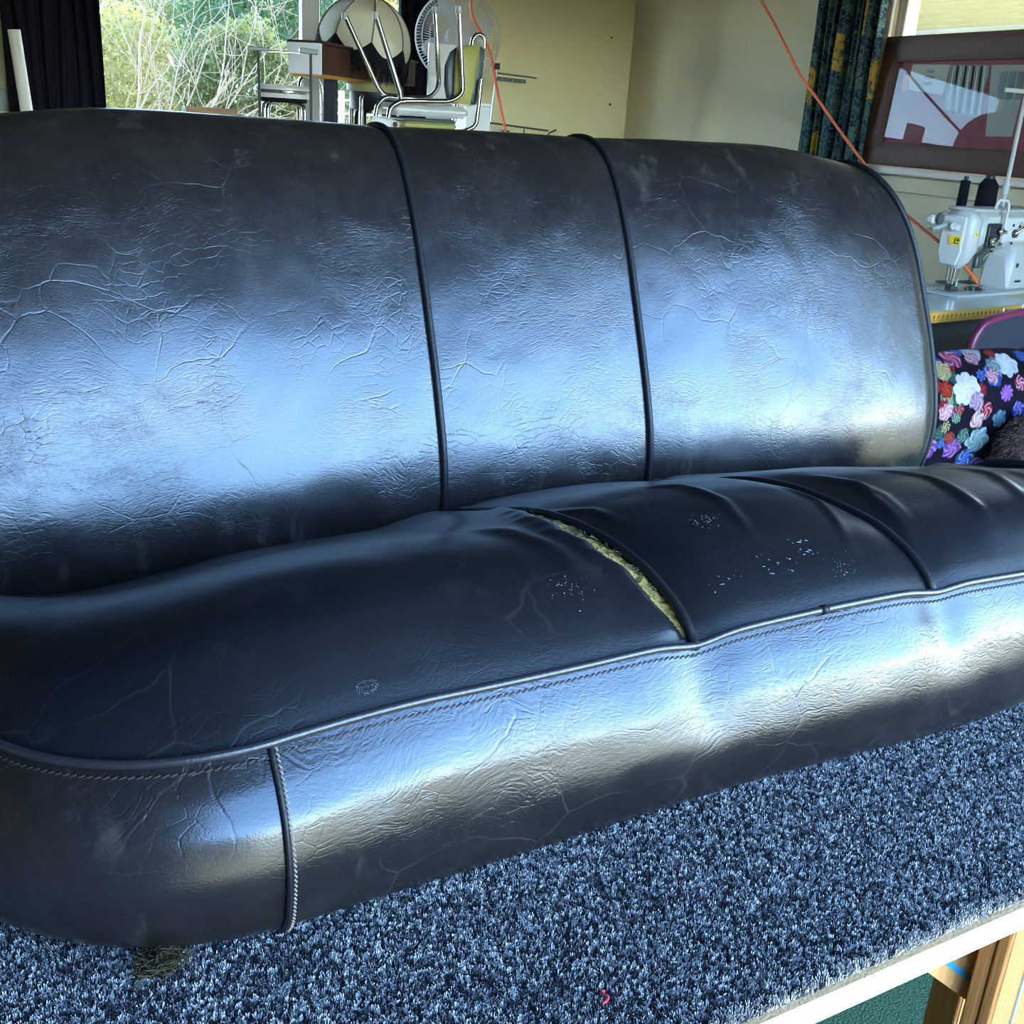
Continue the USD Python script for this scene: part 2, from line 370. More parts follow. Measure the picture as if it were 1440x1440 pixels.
def leaf(name, color, trans, mixf=0.4):
    material(name, {'o': ('geometry', {}), 'h': ('hsv', {'color': color, 'fac': 1.0}), 'r': ('map_range', {'from_min': 0.0, 'from_max': 1.0, 'to_min': 0.55, 'to_max': 1.5}),
                    'd': ('principled_bsdf', {'roughness': 0.5, 'specular_ior_level': 0.3}), 't': ('translucent_bsdf', {'color': trans}), 'm': ('mix_closure', {'fac': mixf})},
             [('o.random_per_island', 'r.value'), ('r.result', 'h.value'), ('h.color', 'd.base_color'), ('d.BSDF', 'm.closure1'), ('t.BSDF', 'm.closure2')], 'm.closure')
leaf('leaf_green', (0.055, 0.095, 0.038), (0.07, 0.11, 0.03))
leaf('leaf_olive', (0.12, 0.12, 0.035), (0.17, 0.16, 0.04))
leaf('leaf_yellow', (0.28, 0.22, 0.06), (0.34, 0.26, 0.06))
leaf('leaf_brown', (0.17, 0.13, 0.055), (0.16, 0.12, 0.04))
material('window_glass', {'t': ('transparent_bsdf', {'color': (0.96, 0.97, 0.96)}), 'g': ('glossy_bsdf', {'roughness': 0.015, 'color': (1, 1, 1)}), 'f': ('fresnel', {'IOR': 1.09}), 'q': ('geometry', {}), 'i': ('math', {'math_type': 'subtract', 'value1': 1.0}), 'x': ('math', {'math_type': 'multiply'}), 'm': ('mix_closure', {})},
         [('q.backfacing', 'i.value2'), ('f.fac', 'x.value1'), ('i.value', 'x.value2'), ('x.value', 'm.fac'), ('t.BSDF', 'm.closure1'), ('g.BSDF', 'm.closure2')], 'm.closure')
material('picture_glass', {'t': ('transparent_bsdf', {'color': (0.96, 0.97, 0.96)}), 'g': ('glossy_bsdf', {'roughness': 0.015, 'color': (1, 1, 1)}), 'f': ('fresnel', {'IOR': 1.26}), 'q': ('geometry', {}), 'i': ('math', {'math_type': 'subtract', 'value1': 1.0}), 'x': ('math', {'math_type': 'multiply'}), 'm': ('mix_closure', {})},
         [('q.backfacing', 'i.value2'), ('f.fac', 'x.value1'), ('i.value', 'x.value2'), ('x.value', 'm.fac'), ('t.BSDF', 'm.closure1'), ('g.BSDF', 'm.closure2')], 'm.closure')
material('clear_plastic', {'t': ('transparent_bsdf', {'color': (0.9, 0.92, 0.9)}), 'g': ('principled_bsdf', {'roughness': 0.25, 'base_color': (0.7, 0.72, 0.7)}), 'm': ('mix_closure', {'fac': 0.35})},
         [('t.BSDF', 'm.closure1'), ('g.BSDF', 'm.closure2')], 'm.closure')
def printed(name, rough=0.6, spec=0.3):
    material(name, {'a': ('attribute', {'attribute': 'print_colour'}), 'p': ('principled_bsdf', {'roughness': rough, 'specular_ior_level': spec})}, [('a.color', 'p.base_color')], 'p.BSDF')
printed('printed_cloth', 0.7, 0.06); printed('printed_leather', 0.4)

# ------------------------------------------------------------------ the room
UL, UR, VF, VB, CEIL = -2.1, 3.7, -0.18, 6.84, 2.75
OPEN_L, OPEN_R, OPEN_H = -0.32, 3.6, 1.98           # garage doorway behind the camera
WB = (0.20, 2.26, 0.80, 2.20)                          # back window: u0 u1 z0 z1
WR = (2.45, 4.33, 1.19, 2.20)                          # right window: v0 v1 z0 z1
def wall_with_hole(ax, at, t, a0, a1, z0, z1, hole):
    """A wall of thickness t at coordinate `at` along axis ax, with a hole (h0, h1, y0, y1)."""
    def b(p0, p1, q0, q1):
        return rbox((p0, at, q0), (p1, at + t, q1)) if ax == 1 else rbox((at, p0, q0), (at + t, p1, q1))
    h0, h1, y0, y1 = hole
    parts = [b(a0, h0, z0, z1), b(h1, a1, z0, z1), b(h0, h1, y1, z1)]
    if y0 > z0 + 0.01: parts.append(b(h0, h1, z0, y0))
    return cat_(*parts)
FL, FR, FA = -2.35, 3.86, math.radians(12.0)
def front_at(x): return np.array([x * math.cos(FA), -0.31 + x * math.sin(FA), 0.0])
def slab_to_front(z0, z1): return vf(m3.Manifold.hull_points(np.array([p * [1, 1, 0] + ZA * z for z in (z0, z1) for p in (front_at(FL), front_at(FR), room(UR, VB, 0), room(UL, VB, 0))])))
struct('floor', slab_to_front(-0.1, 0), 'green_carpet', label='green looped carpet floor under the workbench', cat='floor')
struct('ceiling', slab_to_front(CEIL, CEIL + 0.1), 'ceiling_dark')
struct('wall_back', wall_with_hole(1, VB, 0.14, UL, UR, 0, CEIL, WB), 'wall_paint', label='cream painted back wall with wide window', cat='wall')
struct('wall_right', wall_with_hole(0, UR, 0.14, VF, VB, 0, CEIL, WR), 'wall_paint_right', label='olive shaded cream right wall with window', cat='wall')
struct('wall_left', rbox((UL - 0.14, -1.1, 0), (UL, VB, CEIL)), 'wall_dark')
# the doorway wall stands askew: it runs nearer to the bench at its right end
FW0 = np.array([0.0, -0.31, 0.0]); FRM = frame_of(FW0, (math.cos(FA), math.sin(FA), 0))
def fbox(lo, hi): return xform(box(lo, hi), FRM)
struct('wall_front', cat_(fbox((FL, -0.14, 0), (OPEN_L, 0, CEIL)), fbox((OPEN_R, -0.14, 0), (FR, 0, CEIL)), fbox((OPEN_L, -0.14, OPEN_H), (OPEN_R, 0, CEIL))), 'wall_dark')

def window_unit(name, ax, at, h, posts, frame_w=0.05, depth=0.07, label=''):
    """Frame, mullions and panes in a wall hole h; posts: (position, width)."""
    a0, a1, z0, z1 = h
    def b(p0, p1, q0, q1, d0, d1, bev=0.004):
        return rbox((p0, at + d0, q0), (p1, at + d1, q1), bev) if ax == 1 else rbox((at + d0, p0, q0), (at + d1, p1, q1), bev)
    base = room((a0 + a1) / 2, at, z0) if ax == 1 else room(at, (a0 + a1) / 2, z0)
    w = thing(name, label, 'window', base)
    stage.GetPrimAtPath(w).SetCustomDataByKey('kind', 'structure')
    obj('window_frame', cat_(b(a0, a0 + frame_w, z0, z1, 0.02, 0.02 + depth), b(a1 - frame_w, a1, z0, z1, 0.02, 0.02 + depth), b(a0, a1, z0, z0 + frame_w, 0.02, 0.02 + depth), b(a0, a1, z1 - frame_w, z1, 0.02, 0.02 + depth)), 'trim_white', w)
    edges = [a0 + frame_w] + [q for p, wd in posts for q in (p - wd / 2, p + wd / 2)] + [a1 - frame_w]
    for p, wd in posts: obj('mullion', b(p - wd / 2, p + wd / 2, z0 + frame_w, z1 - frame_w, 0.0, 0.08), 'trim_white', w)
    for p0, p1 in zip(edges[::2], edges[1::2]):
        obj('pane', b(p0, p1, z0 + frame_w, z1 - frame_w, 0.05, 0.054, 0), 'window_glass', w)
    return w
window_unit('window_1', 1, VB, WB, [(1.545, 0.11)], label='wide back window looking onto sunlit garden trees')
window_unit('window_2', 0, UR, WR, [], label='right window with eave showing above the framed picture')
# architrave and sill of the right window
struct('trim_1', rbox((UR - 0.018, WR[1], WR[2] - 0.02), (UR, WR[1] + 0.115, WR[3] + 0.09), 0.004), 'trim_white', label='cream window architrave beside patterned curtain', cat='trim')
struct('trim_2', rbox((UR - 0.045, WR[0] - 0.1, WR[2] - 0.035), (UR + 0.03, WR[1] + 0.12, WR[2]), 0.006), 'trim_white', label='cream window sill board under the brown frame', cat='trim')
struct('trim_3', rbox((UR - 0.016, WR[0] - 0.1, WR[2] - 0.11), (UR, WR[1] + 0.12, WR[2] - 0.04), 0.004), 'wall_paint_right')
struct('baseboard_back', rbox((UL, VB - 0.018, 0), (UR, VB, 0.1), 0.004), 'trim_white')
struct('baseboard_right', rbox((UR - 0.018, VF, 0), (UR, VB - 0.02, 0.1), 0.004), 'trim_white')
# nail holes and specks on the back wall near the corner
sp = thing('wall_plug', 'two small dark nail holes in the back wall near the corner', 'nail hole', at_v(860, 146, VB))
for px, py, r in ((860, 53, 0.006), (858, 147, 0.009)):
    obj('nail_hole', lathe([(0, 0.002), (r * 0.8, 0.002), (r, 0.0)], at_v(px, py, VB - 0.0005), -RV, 10), 'black_mark', sp)
# switch plate at the left edge
s0 = at_v(1, 140, VB); su, sv, szz = uvz(s0)
sw = thing('light_switch', 'pale square switch plate on the wall at far left', 'switch', s0)
obj('plate', rbox((su - 0.045, VB - 0.012, szz - 0.055), (su + 0.03, VB, szz + 0.055), 0.004), 'white_plastic', sw)
obj('rocker', rbox((su - 0.012, VB - 0.02, szz - 0.02), (su + 0.012, VB - 0.008, szz + 0.02), 0.003), 'white_plastic', sw)

# ------------------------------------------------------------------ outside
def gbox(lo, hi): return rbox(lo, hi)
struct('ground_front', rbox((-60, -70, -0.3), (60, VB, -0.12)), 'gravel', label='dry beige gravel yard in front of the garage', cat='ground')
struct('ground_back', rbox((-60, VB + 0.14, -0.5), (60, 80, -0.3)), 'lawn', label='sunlit lawn behind the back window', cat='lawn')

def leaves(center, radii, n, size, seed, hollow=0.5):
    g = np.random.default_rng(seed)
    d = g.normal(size=(n, 3)); d /= np.linalg.norm(d, axis=1, keepdims=True)
    rad = hollow + (1 - hollow) * g.random(n) ** 0.6
    rad *= 0.62 + 0.75 * meshkit.fbm(d * 2.6 + seed, 3, seed)
    P = np.asarray(center) + d * rad[:, None] * np.asarray(radii)
    a = g.normal(size=(n, 3)); a /= np.linalg.norm(a, axis=1, keepdims=True)
    b = np.cross(a, g.normal(size=(n, 3))); b /= np.linalg.norm(b, axis=1, keepdims=True)
    s = size * (0.6 + 0.8 * g.random(n))[:, None]
    V = np.stack([P - a * s, P + b * s * 0.42, P + a * s, P - b * s * 0.42], 1).reshape(-1, 3)
    k = np.arange(n)[:, None] * 4
    return V, np.vstack([k + [0, 1, 2], k + [0, 2, 3]])

def limb(p, d, length, r, depth, out, g, spread=0.55, droop=0.0, kids=(3, 5)):
    """Recursive bare branches: appends (points, radii) polylines to out by level."""
    n = 6; pts = [np.array(p, float)]; d = np.array(d, float) / np.linalg.norm(d)
    for i in range(n - 1):
        d = d + g.normal(size=3) * 0.13 + np.array([0, 0, -droop]); d /= np.linalg.norm(d)
        pts.append(pts[-1] + d * length / (n - 1))
    out.setdefault(depth, []).append((np.array(pts), np.linspace(r, r * 0.45, n)))
    if depth == 0: return
    for k in range(g.integers(*kids)):
        i = g.integers(1, n); q = pts[i]
        dd = d + g.normal(size=3) * spread
        limb(q, dd, length * (0.5 + 0.3 * g.random()), r * (0.55 - 0.03 * i), depth - 1, out, g, spread, droop, kids)

def garden_shrub(name, label, px, py, v, radii, n, size, mat, seed, ground=-0.3):
    c = at_v(px, py, v)
    t = thing(name, label, 'shrub' if 'shrub' in name else 'tree', (c[0], c[1], ground))
    obj('foliage', leaves(c, radii, n, size, seed), mat, t, smooth=False)
    g = np.random.default_rng(seed); tr = []
    for k in range(4):
        e = c + g.normal(size=3) * np.asarray(radii) * 0.35
        tr.append(tube(smooth_path([(c[0] + 0.1 * k, c[1], ground), (c + e) / 2 * [1, 1, 0.6], e], 8), np.linspace(0.09, 0.02, 8), 6))
    obj('trunk', cat_(*tr), 'bark', t)
garden_shrub('garden_tree', 'dense blue-green evergreen tree seen through the back window', 385, 85, 16, (1.35, 1.2, 1.75), 22000, 0.042, 'leaf_green', 11)
garden_shrub('garden_tree', 'tall olive tree far behind the middle of the window', 310, 105, 31, (3.4, 2.4, 3.0), 24000, 0.085, 'leaf_olive', 12)
garden_shrub('garden_tree', 'yellow sunlit tree between mullion and stool', 470, 110, 20, (1.5, 1.4, 2.0), 16000, 0.055, 'leaf_yellow', 13)
garden_shrub('garden_tree', 'olive tree behind the white window post', 560, 60, 38, (3.6, 2.4, 4.4), 16000, 0.11, 'leaf_olive', 18)
garden_shrub('garden_shrub', 'low olive shrub beneath the evergreen tree', 345, 128, 12.6, (0.8, 0.7, 0.7), 14000, 0.034, 'leaf_olive', 14)
garden_shrub('garden_shrub', 'yellowing shrub at left below the bare branches', 185, 125, 20, (1.6, 1.0, 1.3), 15000, 0.045, 'leaf_yellow', 15)
garden_shrub('garden_shrub', 'pale olive shrub behind the bare branches', 250, 112, 24, (1.9, 1.2, 1.7), 16000, 0.05, 'leaf_olive', 16)
def bare_tree(label, foot, aims, seed, r=0.05, length=1.6, depth=3, mat='bark_pale'):
    g = np.random.default_rng(seed); out = {}
    t = thing('bare_tree', label, 'tree', foot)
    top = np.array(foot) + np.array([0, 0, 0.9])
    obj('trunk', tube(smooth_path([foot, np.array(foot) + [0.04, 0.02, 0.5], top], 8), np.linspace(r * 1.7, r * 1.2, 8), 10), mat, t)
    for aim in aims: limb(top, aim, length, r, depth, out, g, 0.5, -0.02, (3, 5))
    for k, v in sorted(out.items(), reverse=True):
        obj('branch' if k == depth else 'twigs', cat_(*[tube(p, np.maximum(rr, 0.0028), 5) for p, rr in v]), mat, t)
f1 = at_v(175, 150, 10.2); f1[2] = -0.3
bare_tree('pale bare tree with sunlit twigs spreading across the back window', f1, [RU * 1.5 + ZA * 0.75, RU * 1.0 + ZA * 1.1 + RV * 0.3, RU * 0.2 + ZA * 1.3, -RU * 0.6 + ZA * 1.2, RU * 1.6 + ZA * 0.35, RU * 1.9 + ZA * 0.55, RU * 1.2 + ZA * 0.3], 5, r=0.020, length=1.35, depth=3)
# post and rail fence
fa, fb = at_v(335, 150, 14.0), at_v(480, 160, 14.0)
fn = thing('garden_fence', 'white rail fence across the lawn behind the stools', 'fence', (fa[0], fa[1], -0.3))
for dz in (0.16, 0.0, -0.16):
    p0, p1 = fa + [0, 0, dz], fb + [0, 0, dz] + RU * 1.5
    obj('rail', tube([p0, p1], 0.016, 6), 'fence_white', fn)
for t_ in np.linspace(0, 1, 9):
    q = fa * (1 - t_) + fb * t_
    obj('post', box((q[0] - 0.03, q[1] - 0.03, -0.3), (q[0] + 0.03, q[1] + 0.03, q[2] + 0.27), 0.005), 'fence_white', fn)
# verandah eave and far greenery outside the right window
ev = thing('eave', 'cream boarded eave outside the right window', 'eave', room(UR + 0.14, 3.4, 2.0))
for k in range(13):
    u0 = UR + 0.16 + 0.15 * k
    obj('soffit_board', rbox((u0, -1.0, 2.115 - 0.006 * k), (u0 + 0.143, 8.5, 2.13 - 0.006 * k), 0.003), 'eave_board', ev)
obj('fascia', rbox((UR + 2.12, -1.0, 1.98), (UR + 2.15, 8.5, 2.12), 0.004), 'eave_board', ev)
garden_shrub('garden_tree', 'pale sunlit tree outside the right window', 1330, 30, 9.5, (1.6, 1.8, 1.8), 5000, 0.1, 'leaf_yellow', 17)
# hedge bank in the yard before the garage (seen only in the hide's sheen)
hb = thing('yard_hedge', 'brownish hedge across the yard in front of the garage', 'hedge', room(-5, -6.5, -0.12))
HU = np.arange(-12, 0.7, 1.2)
obj('foliage', cat_(*[leaves(room(u, -6.5 + 0.4 * math.sin(u), 0.9), (1.2, 1.0, 2.5 - 0.75 * max(0, u + 1.5)), 2200, 0.11, 40 + i) for i, u in enumerate(HU)]), 'leaf_brown', hb, smooth=False)
for u in HU: obj('stem', tube([room(u, -6.5, -0.12), room(u + 0.1, -6.5, 1.0)], 0.05, 6), 'bark', hb)

# ------------------------------------------------------------------ workbench, carpet
T, S = 0.74, 0.56            # bench top height; seat unit (eye height above the bench)
TX0, TX1, TY0, TY1 = -0.55, 1.45, 0.388, 1.56
wb = thing('workbench', 'pine workbench with white-edged board top and carpet laid on it', 'workbench', ((TX0 + TX1) / 2, (TY0 + TY1) / 2, 0))
obj('board', box((TX0, TY0, T - 0.024), (TX1, TY1, T - 0.004), 0.002), 'board_white', wb, label='white painted board edge')
def post(x, y, parent, w=0.0145, n=2, z1=None):
    for k in range(n):
        obj('leg', box((x, y + k * w, 0), (x + 0.09, y + k * w + w - 0.0015, z1 or T - 0.024), 0.003), 'pine', parent)
post(0.732, TY0 + 0.014, wb)
post(0.727, TY1 - 0.11, wb); post(TX0 + 0.05, TY0 + 0.014, wb); post(TX0 + 0.05, TY1 - 0.11, wb); post(TX1 - 0.14, TY0 + 0.014, wb); post(TX1 - 0.14, TY1 - 0.11, wb)
obj('crossbar', box((TX0 + 0.06, TY1 - 0.06, T - 0.12), (TX1 - 0.06, TY1 - 0.015, T - 0.026), 0.003), 'pine', wb)
# diagonal brace meeting the leg, with a blue painted stripe, and the stud behind it
d_ = np.array([0.080, 0, -0.071]); d_ /= np.linalg.norm(d_); nn = np.array([-d_[2], 0, d_[0]])
def brace_piece(a, b, w0, w1, y0, y1):
    P = [a + nn * w0, b + nn * w0, b + nn * w1, a + nn * w1]
    return vf(m3.Manifold.hull_points(np.array([np.minimum(p, [9, 9, T - 0.025]) + [0, y, 0] for p in P for y in (y0, y1)])))
a_, b_ = np.array([0.686, 0, 0.641]) - d_ * 0.03, np.array([0.763, 0, 0.573]) + d_ * 0.02
br = obj('brace', brace_piece(a_, b_, 0.0, 0.095, 0.444, 0.482), 'pine_brace', wb)
obj('paint_stripe', brace_piece(a_, b_, 0.0145, 0.0205, 0.4432, 0.445), 'blue_paint', br, label='blue painted stripe')
obj('stud', box((0.822, 0.484, 0), (0.867, 0.52, T - 0.024), 0.003), 'pine', wb)
obj('pencil_stripe', box((0.762, TY0 + 0.0125, 0.2), (0.7645, TY0 + 0.0142, T - 0.03)), 'pale_blue_paint', wb, label='pale blue line down the leg face')

cp = thing('carpet', 'blue-grey cut pile carpet covering the workbench top', 'carpet', ((TX0 + TX1) / 2, (TY0 + TY1) / 2, T - 0.004))
obj('backing', box((TX0 + 0.003, TY0 + 0.002, T - 0.004), (TX1 - 0.003, TY1, T - 0.001)), 'backing', cp, label='beige backing edge of the carpet')
obj('pile_base', box((TX0 + 0.006, TY0 + 0.008, T - 0.001), (TX1 - 0.006, TY1, T + 0.0015)), 'carpet_base', cp)

def tuft_mesh(h, r, lean, seed):
    g = np.random.default_rng(seed); ms = []
    for k in range(4):
        a = g.random() * 6.28; o = np.array([math.cos(a), math.sin(a), 0]) * r * 0.75
        top = o * 1.7 + np.array([lean[0], lean[1], h * (0.8 + 0.35 * g.random())])
        q = np.array([math.cos(a + 1.57), math.sin(a + 1.57), 0]) * r * 0.6; o2 = np.array([math.cos(a), math.sin(a), 0]) * r * 0.55
        V = np.array([o - q, o + q, o + o2, top - q * 0.8, top + q * 0.8, top + o2 * 0.9 + [0, 0, h * .12]])
        F = np.array([(0, 1, 4), (0, 4, 3), (1, 2, 5), (1, 5, 4), (2, 0, 3), (2, 3, 5), (3, 4, 5)])
        ms.append((V, F))
    return cat_(*ms)
pile = numbered(cp + '/pile')
pi = UsdGeom.PointInstancer.Define(stage, pile)
tag(pi.GetPrim(), kind='stuff')
protos = []
kinds = ['pile_light', 'pile_mid', 'pile_dark', 'pile_frayed']
for k in range(8):
    pth = f'{pile}/tuft_{k:03d}' if k else f'{pile}/tuft'
    usdkit.mesh(stage, pth, tuft_mesh(0.0036, 0.00085, (0.0008 * math.sin(k * 2.1), 0.0008 * math.cos(k * 2.1)), k), MAT[kinds[k % 4]], smooth=False)
    protos.append(Sdf.Path(pth))
pi.CreatePrototypesRel().SetTargets(protos)
step = 0.0021
gx, gy = np.meshgrid(np.arange(-0.20, TX1 - 0.008, step), np.arange(TY0 + 0.007, 0.82, step), indexing='ij')
P2 = np.stack([gx.ravel(), gy.ravel()], 1) + rng.uniform(-0.5, 0.5, (gx.size, 2)) * step * 0.9
gx, gy = np.meshgrid(np.arange(-0.10, 0.22, 0.005), np.arange(0.95, 1.35, 0.005), indexing='ij')
P2 = np.vstack([P2, np.stack([gx.ravel(), gy.ravel()], 1)])
keep = ~((P2[:, 0] > 0.17) & (P2[:, 1] > 0.66)) & ~((P2[:, 0] < 0.15) & (P2[:, 1] > 0.74) & (P2[:, 1] < 0.94))
P2 = P2[keep]; n2 = len(P2)
clump = meshkit.noise(np.c_[P2 * 330, np.zeros(n2)], 3) * 0.35 + rng.random(n2) * 0.65
order = np.argsort(np.argsort(clump)) / n2
which = np.where(order < 0.42, 2, np.where(order < 0.72, 1, 0))
edge = P2[:, 1] < TY0 + 0.0125 + 0.004 * meshkit.noise(np.c_[P2[:, 0] * 90, np.zeros((n2, 2))], 5)
which = np.where(edge & (rng.random(n2) < 0.7), 3, which) + 4 * (rng.random(n2) < 0.5)
pi.CreateProtoIndicesAttr(Vt.IntArray.FromNumpy(which.astype(np.int32)))
pi.CreatePositionsAttr(Vt.Vec3fArray.FromNumpy((np.c_[P2, np.full(n2, T + 0.0008)] - BASE[cp]).astype(np.float32)))
yaw = rng.random(n2) * 6.283
half = np.stack([np.cos(yaw / 2), rng.normal(size=n2) * 0.10, rng.normal(size=n2) * 0.10, np.sin(yaw / 2)], 1); half /= np.linalg.norm(half, axis=1, keepdims=True)
pi.CreateOrientationsAttr(Vt.QuathArray([Gf.Quath(float(q[0]), float(q[1]), float(q[2]), float(q[3])) for q in half]))
pi.CreateScalesAttr(Vt.Vec3fArray.FromNumpy((rng.uniform(0.75, 1.25, (n2, 1)) * np.ones((1, 3))).astype(np.float32)))

# ------------------------------------------------------------------ bench seat (all numbers in units of S)
def W(P):
    P = np.asarray(P, float); return np.stack([S * P[..., 0], S * P[..., 1], T + S * P[..., 2]], -1)
def sstep(a, b, x):
    t = np.clip((x - a) / (b - a), 0, 1); return t * t * (3 - 2 * t)

# ---- backrest
BC, BX1, BX2, BW = 1.265, 0.985, 1.545, 1.34
prof = np.array([(2.20, 0.0), (2.13, 0.010), (2.082, 0.04), (2.052, 0.09), (2.037, 0.14), (2.031, 0.2), (2.040, 0.28), (2.070, 0.38), (2.116, 0.5), (2.158, 0.6), (2.2, 0.7), (2.243, 0.79), (2.285, 0.86), (2.33, 0.915),
                 (2.385, 0.952), (2.45, 0.968), (2.52, 0.963), (2.59, 0.93), (2.635, 0.87), (2.645, 0.78), (2.625, 0.5), (2.59, 0.2), (2.57, 0.05), (2.54, 0.008), (2.46, 0.0)])
_d = np.r_[0, np.cumsum(np.linalg.norm(np.diff(prof, axis=0), axis=1))]
_pf = CubicSpline(_d, prof); NT = 150
tt = np.linspace(0, _d[-1], NT); PY, PZ = _pf(tt)[:, 0], np.maximum(_pf(tt)[:, 1], 0.0)
tan = np.gradient(np.stack([PY, PZ], 1), axis=0); tan /= np.linalg.norm(tan, axis=1, keepdims=True)
NY, NZ = -tan[:, 1], tan[:, 0]                                       # outward normal of the profile
front = sstep(0.0, 0.25, tt) * (1 - sstep(_d[13], _d[18], tt))
def half_width(z): return BW - 0.02 * z - 0.11 * np.clip((z - 0.45) / 0.52, 0, 1) ** 3.0
def back_point(x, k):
    """Points of the hide at x (array) for profile sample k (array), before the ends' outline is applied."""
    y, z = PY[k], PZ[k] - 0.011 * sstep(0.55, 0.95, PZ[k])
    e = np.abs(x - BC) / BW
    z = z * (1 - 0.045 * sstep(0.62, 1.0, e) * sstep(0.3, 0.95, z))
    # pillowed panels between the pipings
    f = np.where(x < BX1, (x - (BC - BW)) / (BX1 - BC + BW), np.where(x < BX2, (x - BX1) / (BX2 - BX1), (x - BX2) / (BC + BW - BX2)))
    f = np.clip(f, 0, 1)
    puff = (np.sin(math.pi * f) ** 0.5) * np.where((x > BX1) & (x < BX2), 0.010, 0.016)
    sag = -0.018 * np.exp(-((x - 0.35) / 0.45) ** 2 - ((z - 0.34) / 0.16) ** 2)           # worn hollow low on the left
    ripple = 0.004 * (meshkit.fbm(np.stack([x * 3.1, z * 4.2, 0 * x], -1), 3, 4) - 0.5) + 0.0022 * (meshkit.fbm(np.stack([x * 11, z * 13, 0 * x], -1), 2, 9) - 0.5)
    roll = -0.045 * np.clip((e - 0.93) / 0.07, 0, 1) ** 2
    o = (puff + sag + ripple + roll) * front[k]
    return np.stack([x, y + NY[k] * o, z + NZ[k] * o], -1)
def back_panel(xa, xb, nx):
    a = np.linspace(0, 1, nx); K = np.arange(NT)
    A, KK = np.meshgrid(a, K, indexing='ij')
    hw = half_width(PZ[KK])
    def lim(x): return np.where(np.abs(x - BC) > BW - 1e-6, BC + np.sign(x - BC) * hw, x)
    X = lim(np.full_like(A, xa)) * (1 - A) + lim(np.full_like(A, xb)) * A
    P = back_point(X, KK)
    return P
sbk = thing('back_cushion', 'black vinyl bench seat backrest leaning behind the torn cushion', 'seat back', W((BC, 2.3, 0)), None)
gp = [back_panel(BC - BW, BX1, 150), back_panel(BX1, BX2, 70), back_panel(BX2, BC + BW, 150)]
for P in gp: obj('panel', grid(W(P), flip=False), 'leather', sbk, smooth=True)
KF = np.arange(0, NT - 14)
def back_pipe(x, k0=4, k1=118, r=0.0090, out=0.004, wob=0.0):
    k = np.arange(k0, k1)
    xs = np.full(len(k), x) if abs(abs(x - BC) - BW) > 1e-6 else BC + np.sign(x - BC) * half_width(PZ[k])
    P = back_point(xs, k); P[:, 1] += NY[k] * out; P[:, 2] += NZ[k] * out
    return W(P)
for x in (BX1, BX2): obj('piping', tube(back_pipe(x), 0.0048, 10), 'piping', sbk, smooth=True)
for s in (-1, 1): obj('end_piping', tube(back_pipe(BC + s * BW, out=0.004), 0.0055, 10), 'piping', sbk, smooth=True)
# bottom welt along the lower front edge
kb = int(np.argmin(np.abs(tt - 0.13)))
xs = np.linspace(BC - BW + 0.02, BC + BW - 0.02, 160)
Pb = back_point(xs, np.full(160, kb)); Pb[:, 1] -= 0.006
obj('lower_welt', tube(W(Pb), 0.0022, 8), 'piping_edge', sbk, smooth=True)
# end caps
for s in (-1, 1):
    k = np.arange(NT); x = BC + s * half_width(PZ[k])
    E_ = W(back_point(x, k)); c = E_.mean(0); c[0] = W((BC + s * (BW - 0.02), 0, 0))[0]
    R1 = c + (E_ - c) * 0.6; R1[:, 0] += s * 0.006
    V = np.vstack([E_, R1, c + [s * 0.008, 0, 0]]); F = []
    for i in range(NT):
        j = (i + 1) % NT
        F += [(i, j, NT + j), (i, NT + j, NT + i), (NT + i, NT + j, 2 * NT)]
    obj('end_panel', (V, np.array(F)[:, ::s]), 'leather', sbk, smooth=True)
# base board under the hide
obj('base_board', box(W((BC - BW + 0.06, 2.18, 0.0)), W((BC + BW - 0.06, 2.5, 0.02))), 'crate_wood', sbk)
# foam poking out of the lower right corner
g = np.random.default_rng(3)
ic = trimesh.creation.icosphere(3); v = ic.vertices * (1 + 0.5 * (meshkit.fbm(ic.vertices * 2.2, 3, 8) - 0.5))[:, None]
obj('foam_scrap', (v * [0.012, 0.010, 0.012] + W((BC + BW - 0.055, 1.985, 0.098)), ic.faces), 'foam_pale', sbk, smooth=True, label='pale foam poking from the corner')
# chalk-like scuffs near the top right
def scuff(points, mat, parent, name, size, seed, up, nrm, spread=0.012, n=26, stretch=1.0):
    """A patch of tiny dried flecks lying on the hide."""
    gg = np.random.default_rng(seed); ms = []
    for p in points:
        for _ in range(n):
            o = gg.normal(size=2) * spread * [stretch, 1]
            s = size * (0.35 + gg.random()); a = gg.random() * 3.14
            ux = np.asarray(up) * math.cos(a) + np.cross(nrm, up) * math.sin(a); uy = np.cross(nrm, ux)
            q = surf(np.asarray(p) + np.array([o[0], o[1]]))
            k = np.arange(6) * math.pi / 3; rr = 0.6 + 0.7 * gg.random(6)
            ring = np.array([q + ux * s * 1.7 * rr[i] * math.cos(k[i]) + uy * s * 0.6 * rr[i] * math.sin(k[i]) for i in range(6)])
            V = np.vstack([ring, q + np.asarray(nrm) * 0.0006]); ms.append((V, np.array([(i, (i + 1) % 6, 6) for i in range(6)])))
    obj(name, cat_(*ms), mat, parent, smooth=False, kind='stuff')

